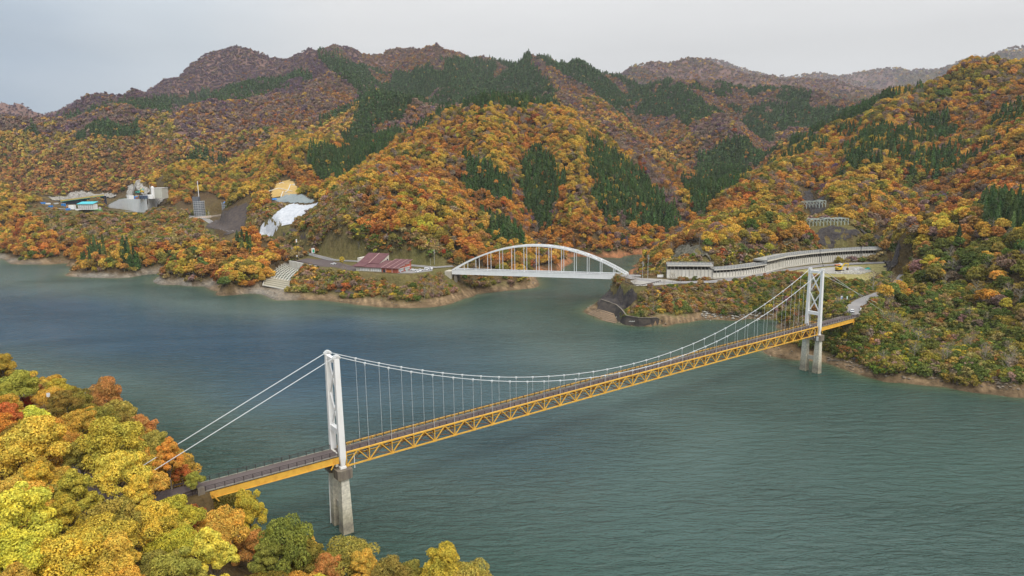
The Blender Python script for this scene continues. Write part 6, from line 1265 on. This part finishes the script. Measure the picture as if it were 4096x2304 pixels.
for (y0, y1, g, lod) in ((60, 235, 5.2, 0), (235, 560, 4.3, 1), (560, 1150, 3.75, 2), (1150, 2100, 4.6, 3), (2100, 3100, 6.4, 3), (3100, 5000, 13, 3), (5000, 7200, 26, 3)):
    X, Y, Z, dx, dy = field(y0, y1, g, rs)
    jn = (fbm(X/24+4, Y/24, 4)-.5)*58; con = inany(dx+jn, dy+jn*.6, CON); cons = inany(dx, dy, CON_S); bar = inany(dx, dy, BARE); scr = inany(dx, dy, SCRUB); tg = inany(dx, dy, TANG); gr = inany(dx, dy, GRASS); low = inany(dx, dy, LOW)
    nn1 = fbm(X/45, Y/45, 3); nn2 = fbm(X/120+5, Y/120, 3); u = rs.rand(len(X)); u2 = rs.rand(len(X))
    cv = samp(CONVEX, X, Y)/np.maximum(2.5, np.hypot(X, Y)*.0055); nn4 = fbm(X/100+11, Y/100+2, 3)
    gr_ = np.hypot((samp(GZ, X+4, Y)-samp(GZ, X-4, Y))/8, (samp(GZ, X, Y+4)-samp(GZ, X, Y-4))/8)
    rep = 1+(gr_ > .85).astype(int)+(gr_ > 1.3)+(gr_ > 1.9)*2; rep[Y < 260] = 1
    ri = np.repeat(np.arange(len(X)), rep); fst = np.r_[True, ri[1:] != ri[:-1]]; jx = np.where(fst, 0, rs.uniform(-.5, .5, len(ri))*g); jy = np.where(fst, 0, rs.uniform(-.5, .5, len(ri))*g)
    X, Y, dx, dy, con, cons, bar, scr, tg, gr, low, nn1, nn2, u, u2, cv, nn4 = [a[ri] for a in (X, Y, dx, dy, con, cons, bar, scr, tg, gr, low, nn1, nn2, u, u2, cv, nn4)]; X = X+jx; Y = Y+jy; Z = samp(GZ, X, Y); u = np.where(fst, u, rs.rand(len(ri)))
    for i in range(len(X)):
        x, y, z = X[i], Y[i], Z[i]; near = (y < 260 and x < 20)
        if z < 3.9+(nn1[i]-.5)*5 and not near: continue
        if near:
            if z < 2.5 or u[i] > .42 or y > 232: continue
            if len(near_xy) and np.min(np.hypot(near_xy[:, 0]-x, near_xy[:, 1]-y)-near_xy[:, 2]*4.6) < 0: continue
            put('broad', x, y, z-.3, rs.uniform(.7, 1.05), pick(rs, {'golden-yellow': 3, 'yellow-green': 1.6, 'olive-yellow': 2.5, 'orange': .4}), rs, 0); continue
        if gr[i] or low[i]: continue
        if scr[i]:
            if u[i] < (.07 if not tg[i] else .03) and z > 8: put('broad', x, y, z-.5, rs.uniform(.45, .75), pick(rs, MIX_SCR_R if X[i] > 60 else MIX_SCRUB), rs, min(lod, 2) if lod else 1)
            elif u[i] < .15 and y < 620: put('bare', x, y, z, rs.uniform(.5, .95), 'tan' if u2[i] < .5 else 'grey-brown', rs, 1)
            continue
        if tg[i]: continue
        isbare = bar[i]; iscon = con[i]
        if y > 3100: iscon = False
        if lod >= 2 and not iscon and not isbare and dy[i] < 440 and nn2[i] > .66: iscon = u2[i] < .5
        mixp = .055
        if iscon and y > 1150 and nn4[i] > .60: iscon = False; isbare = True
        if cons[i]: iscon = u2[i] < .2; mixp = 0
        if dy[i] > 300 and dx[i] > 1490 and dx[i] < 1720 and dy[i] < 570: mixp = .17
        if iscon and isbare: iscon = u2[i] < .35
        if iscon and u[i] > mixp:
            s = rs.uniform(.62, 1.12)*(1+.2*(y > 1900)); g_ = rs.uniform(.7, 1.35)
            put('con', x, y, z-.5, s, 'green', rs, max(1, lod), sx=rs.uniform(.9, 1.15)*(1.3 if y > 1150 else 1.1), tint=np.array((.092, .148, .046))*g_+np.array((.03, .02, 0))*(u2[i] < .1)); continue
        dens_ = .60 if lod < 3 else .68
        if iscon: dens_ = 1
        if u[i] > dens_: continue
        if isbare:
            mixd = MIX_BARE if (y > 1650 and dx[i] < 900) else MIX_PINK
        elif y > 1550: mixd = MIX_PINK
        elif dx[i] > 2050 and dy[i] > 600: mixd = {'olive-yellow': 4, 'yellow-green': 1.6, 'golden-yellow': 1.2, 'green': 4, 'orange': .5, 'brown-orange': 1, 'grey-brown': 1.4}
        elif dy[i] > 540 and dx[i] < 1100: mixd = MIX_SHORE
        elif dx[i] < 900: mixd = MIX_LEFTD
        elif dx[i] > 1680: mixd = MIX_RIGHT
        else: mixd = MIX_HILL
        ev = min(1, max(0, .54+(nn1[i]-.5)*1.6-cv[i]*.30)); mixd = dict(mixd)
        for kk, f_ in (('golden-yellow', 2.4*(1-ev)+.25), ('olive-yellow', 2.2*(1-ev)+.2), ('orange', .35+1.7*ev), ('brown-orange', .3+2.2*ev), ('rust-red', .3+2*ev)):
            if kk in mixd: mixd[kk] *= f_
        if cv[i] < -.8 and 'grey-brown' in mixd: mixd['grey-brown'] *= 2.5; mixd['purple-brown'] = mixd.get('purple-brown', 0)+.6
        if z > 120: mixd['brown-orange'] = mixd.get('brown-orange', 1)*1.5; mixd['grey-brown'] = mixd.get('grey-brown', 1)*1.8
        # neighbouring crowns tend to share a colour
        st = np.random.RandomState(int(abs(math.floor(x/17+nn1[i]*4)*7349+math.floor(y/17+nn2[i]*4)*9151)) % 100000) if rs.rand() < .45 else rs
        tn = pick(st, mixd); s = rs.uniform(.5, 1.08)*(.8 if y > 560 else .95)
        if y > 3100: s *= 1.7 if y < 5000 else 3.0
        if tn in ('grey-brown', 'purple-brown') and lod <= 2 and rs.rand() < .42: put('bare', x, y, z-.3, rs.uniform(.8, 1.3), 'tan' if rs.rand() < .4 else tn, rs, 1); continue
        if iscon: s *= .9; z += 3.0
        if dy[i] > 700 and dx[i] > 2050: s *= .75
        put('broad', x, y, z-.8, s, tn, rs, lod)
# shrubs on the scrub slopes and along the tree feet
for (y0, y1, g, lod) in ((150, 480, 2.15, 1), (480, 820, 3.2, 2), (820, 1180, 4.6, 2)):
    X, Y, Z, dx, dy = field(y0, y1, g, rs, False); low = inany(dx, dy, LOW); scr = inany(dx, dy, SCRUB); tg = inany(dx, dy, TANG); gr = inany(dx, dy, GRASS); n1 = fbm(X/16, Y/16, 3); n2 = fbm(X/40+3, Y/40, 2)
    gr_ = np.hypot((samp(GZ, X+4, Y)-samp(GZ, X-4, Y))/8, (samp(GZ, X, Y+4)-samp(GZ, X, Y-4))/8); rep = 1+(gr_ > .45).astype(int)+(gr_ > .75)+(gr_ > 1.1)+(gr_ > 1.6)*2
    ri = np.repeat(np.arange(len(X)), rep); X, Y, dx, dy, low, scr, tg, gr, n1, n2 = [a[ri] for a in (X, Y, dx, dy, low, scr, tg, gr, n1, n2)]; X = X+rs.uniform(-.5, .5, len(ri))*g; Y = Y+rs.uniform(-.5, .5, len(ri))*g; Z = samp(GZ, X, Y); kp = ~blocked(X, Y, False); X, Y, Z, dx, dy, low, scr, tg, gr, n1, n2 = [a[kp] for a in (X, Y, Z, dx, dy, low, scr, tg, gr, n1, n2)]
    for i in range(len(X)):
        if Y[i] < 260 and X[i] < 20: continue
        z = Z[i]
        if z < 3.4+(n1[i]-.5)*4: continue
        p = .85 if scr[i] else (.30 if z < 14 else .12)
        if tg[i]: p = .8
        if low[i]: p = .8
        if Y[i] > 820 and not (tg[i] or scr[i] or low[i]): continue
        if gr[i]: p = .3
        if lod == 2 and not scr[i] and not tg[i]: p *= .4
        if rs.rand() > p: continue
        mixd = MIX_SCR_R if (X[i] > 130 and Y[i] < 420) else MIX_SCRUB if n2[i] < .5 else {'tan': 3, 'brown-orange': 1.8, 'olive-yellow': 2.4, 'grey-brown': 1.6, 'green': .8}
        put('shrub', X[i], Y[i], z, rs.uniform(.6, 1.25)*(1.3 if lod == 2 else 1)*(.72 if low[i] else 1), pick(rs, mixd), rs, lod, sx=rs.uniform(.8, 1.2))
print('plants', len(ALL))

def region(dx, dy, Y, X):
    if Y < 260 and X < 20: return 'on the near bank'
    if dx > 2070 and dy > 690: return 'on the right bank'
    if dx > 1500 and dy > 690: return 'on the headland'
    if dx > 1650: return 'above the rock shed' if dy > 540 else 'on the right-hand hill'
    if dx < 560: return 'on the left shore' if dy > 480 else 'above the tunnel works'
    if dx < 740: return 'near the lattice slope'
    if dx < 1140: return 'around the shop' if dy > 560 else 'above the shop'
    return 'behind the arch bridge'
GROUPN = {'broad': ('broadleaf_tree', 'broadleaf tree', 'tree'), 'con': ('conifer_tree', 'dark green conifer', 'tree'), 'bare': ('bare_tree', 'leafless tree', 'tree'), 'shrub': ('shrub', 'shrub', 'shrub')}
def place_all():
    n = len(ALL); X = np.array([a[1] for a in ALL]); Y = np.array([a[2] for a in ALL]); Z = np.array([a[3] for a in ALL]); S = np.array([a[4] for a in ALL])
    px, py = proj(np.stack([X, Y, Z+6*S], -1)); D = np.sqrt(X**2+Y**2+(Z-H)**2)
    vis = (px > 0)&(px < 4096)&(py > 100)&(py < 2290)&((Z+9*S-H)/np.hypot(X, Y) > samp(RUN, X, Y))
    kinds = np.array([a[0] for a in ALL]); indiv = np.zeros(n, bool); named = np.array([len(a) > 10 for a in ALL])
    for k, w in (('broad', 300), ('con', 300), ('bare', 300), ('shrub', 300)):
        m = np.nonzero((kinds == k)&vis)[0]; o = m[np.argsort(-(S/D)[m]-named[m]*9)][:w]; indiv[o] = True
    protos = {}; ii = np.nonzero(indiv)[0]; regs = {i: region(px[i]/K, py[i]/K, Y[i], X[i]) for i in ii}; ext = {}
    for i in ii: ext.setdefault(regs[i], []).append(i)
    ext = {k: (px[v].min(), px[v].max(), py[v].min(), py[v].max()) for k, v in ext.items()}
    colour = lambda i: {'con': 'dark conifer', 'bare': 'bare tree', 'shrub': ALL[i][6]+' shrub'}.get(kinds[i], ALL[i][6]+' one')
    def where(i):
        x0, x1, y0, y1 = ext[regs[i]]; h_ = ('far left', 'left', 'centre', 'right', 'far right')[int(min(4, 5*(px[i]-x0)/(x1-x0+1)))]; v_ = ('top', 'upper', 'middle', 'lower', 'bottom')[int(min(4, 5*(py[i]-y0)/(y1-y0+1)))]
        d = np.hypot(px[ii]-px[i], (py[ii]-py[i])*1.3); d[ii == i] = 1e9; j = ii[np.argmin(d)]; dx_, dy_ = px[i]-px[j], py[i]-py[j]
        rel = ('right of' if dx_ > 0 else 'left of') if abs(dx_) > abs(dy_) else ('below' if dy_ > 0 else 'above')
        return v_+' '+h_, rel+' a '+colour(j)
    for i in np.nonzero(indiv)[0]:
        a = ALL[i]; kind, x, y, z, s, rot, tn, c, lod, sx = a[:10]; vs = PROTO[(kind, lod, 'split')]; cr, tr = vs[int(a[5]*1000) % len(vs)]
        nm, word, cat = GROUPN[kind]; reg = regs[i]
        if len(a) > 10: lab = a[10]; grp = 'trees on the near left bank' if (y < 260 and x < 20) else 'single trees that stand out across the lake'
        else:
            noun = {'broad': 'tree', 'con': 'conifer', 'bare': 'leafless tree', 'shrub': 'shrub'}[kind]; col = '' if kind == 'con' else tn+' '
            if kind == 'bare': col = 'pale '
            size = 'small ' if s < .72 else ('large ' if s > 1.02 else ''); wv, rl_ = where(i)
            lab = size+col+noun+' '+reg+', '+wv+', '+rl_; grp = (col+noun+'s '+reg)
        sc_ = (s*sx, s*sx, s)
        if kind == 'shrub':
            o = bpy.data.objects.new(nm, cr); link(o); o.location = (x, y, z); o.rotation_euler = (0, 0, rot); o.scale = sc_; o['tint'] = [float(q) for q in c]; tag(o, lab, cat, grp); continue
        o = bpy.data.objects.new(nm, None); link(o); o.location = (x, y, z); tag(o, lab, cat, grp)
        for mn, me in (('trunk', tr), ('crown', cr)):
            q = bpy.data.objects.new(mn, me); link(q); q.parent = o; q.rotation_euler = (0, 0, rot); q.scale = sc_; q['tint'] = [float(v) for v in c]
    for k, nm, lab in (('broad', 'autumn_forest', 'mass of orange, gold and brown broadleaf forest covering the hills'), ('con', 'conifer_forest', 'dark green cedar stands on the hills'), ('bare', 'bare_undergrowth', 'pale leafless saplings scattered over the slopes'), ('shrub', 'scrub_cover', 'olive and tan scrub covering the banks and clearings')):
        idx = np.nonzero((kinds == k)&~indiv)[0]
        if not len(idx): continue
        keys = sorted(set(q for q in PROTO if q[0] == k and len(q) == 2), key=lambda q: q[1]); base = {}; coll = bpy.data.collections.new(nm+'_kinds'); cnt = 0
        for q in keys:
            base[q[1]] = (cnt, len(PROTO[q]))
            for me in PROTO[q]:
                o = bpy.data.objects.new('%03d_%s' % (cnt, k), me); coll.objects.link(o); cnt += 1
        me = bpy.data.meshes.new(nm); me.vertices.add(len(idx)); me.vertices.foreach_set('co', np.stack([X[idx], Y[idx], Z[idx]], -1).astype(np.float32).ravel())
        def attr(an, ty, arr, key='value'): t = me.attributes.new(an, ty, 'POINT'); t.data.foreach_set(key, np.ascontiguousarray(arr).ravel())
        attr('tint', 'FLOAT_VECTOR', np.array([ALL[i][7] for i in idx], np.float32), 'vector')
        attr('rot', 'FLOAT', np.array([ALL[i][5] for i in idx], np.float32))
        attr('scl', 'FLOAT_VECTOR', np.array([(ALL[i][4]*ALL[i][9], ALL[i][4]*ALL[i][9], ALL[i][4]) for i in idx], np.float32), 'vector')
        attr('pick', 'INT', np.array([base[ALL[i][8]][0]+int(ALL[i][5]*1000) % base[ALL[i][8]][1] for i in idx], np.int32))
        me.update(); o = bpy.data.objects.new(nm, me); link(o); tag(o, lab, None, None, 'stuff')
        ng = bpy.data.node_groups.new(nm, 'GeometryNodeTree'); ng.interface.new_socket('Geometry', in_out='INPUT', socket_type='NodeSocketGeometry'); ng.interface.new_socket('Geometry', in_out='OUTPUT', socket_type='NodeSocketGeometry')
        N = ng.nodes.new; L = ng.links.new; gi = N('NodeGroupInput'); go = N('NodeGroupOutput'); ip = N('GeometryNodeInstanceOnPoints'); ci = N('GeometryNodeCollectionInfo')
        ci.inputs['Collection'].default_value = coll; ci.inputs['Separate Children'].default_value = True; ci.inputs['Reset Children'].default_value = True
        mp_ = N('GeometryNodeMeshToPoints'); L(gi.outputs[0], mp_.inputs[0]); L(mp_.outputs[0], ip.inputs['Points']); L(ci.outputs[0], ip.inputs['Instance']); ip.inputs['Pick Instance'].default_value = True
        def na(nme, ty): t = N('GeometryNodeInputNamedAttribute'); t.data_type = ty; t.inputs['Name'].default_value = nme; return t.outputs['Attribute']
        L(na('pick', 'INT'), ip.inputs['Instance Index']); cx = N('ShaderNodeCombineXYZ'); L(na('rot', 'FLOAT'), cx.inputs['Z']); 
        er = N('FunctionNodeEulerToRotation'); L(cx.outputs[0], er.inputs[0]); L(er.outputs[0], ip.inputs['Rotation']); L(na('scl', 'FLOAT_VECTOR'), ip.inputs['Scale'])
        L(ip.outputs[0], go.inputs[0]); md = o.modifiers.new('scatter', 'NODES'); md.node_group = ng
place_all()
# ------------------------------------------------------------------ air
def haze():
    m = bpy.data.materials.new('haze'); m.use_nodes = True; t = m.node_tree; t.nodes.clear(); o = t.nodes.new('ShaderNodeOutputMaterial'); v = t.nodes.new('ShaderNodeVolumePrincipled')
    v.inputs['Color'].default_value = (.88, .92, 1.0, 1); v.inputs['Density'].default_value = HAZE; v.inputs['Anisotropy'].default_value = .2; t.links.new(v.outputs[0], o.inputs['Volume'])
    zmax = float(GZ.max())+60; zmin = float(GZ.min())-1.5
    b = MB().box((0, 3700, (zmax+zmin)/2), (15600, 7900, zmax-zmin)).obj('haze', m); tag(b, 'thin pale mist filling the valley air', None, None, 'stuff')
HAZE = 0.52e-4
haze()
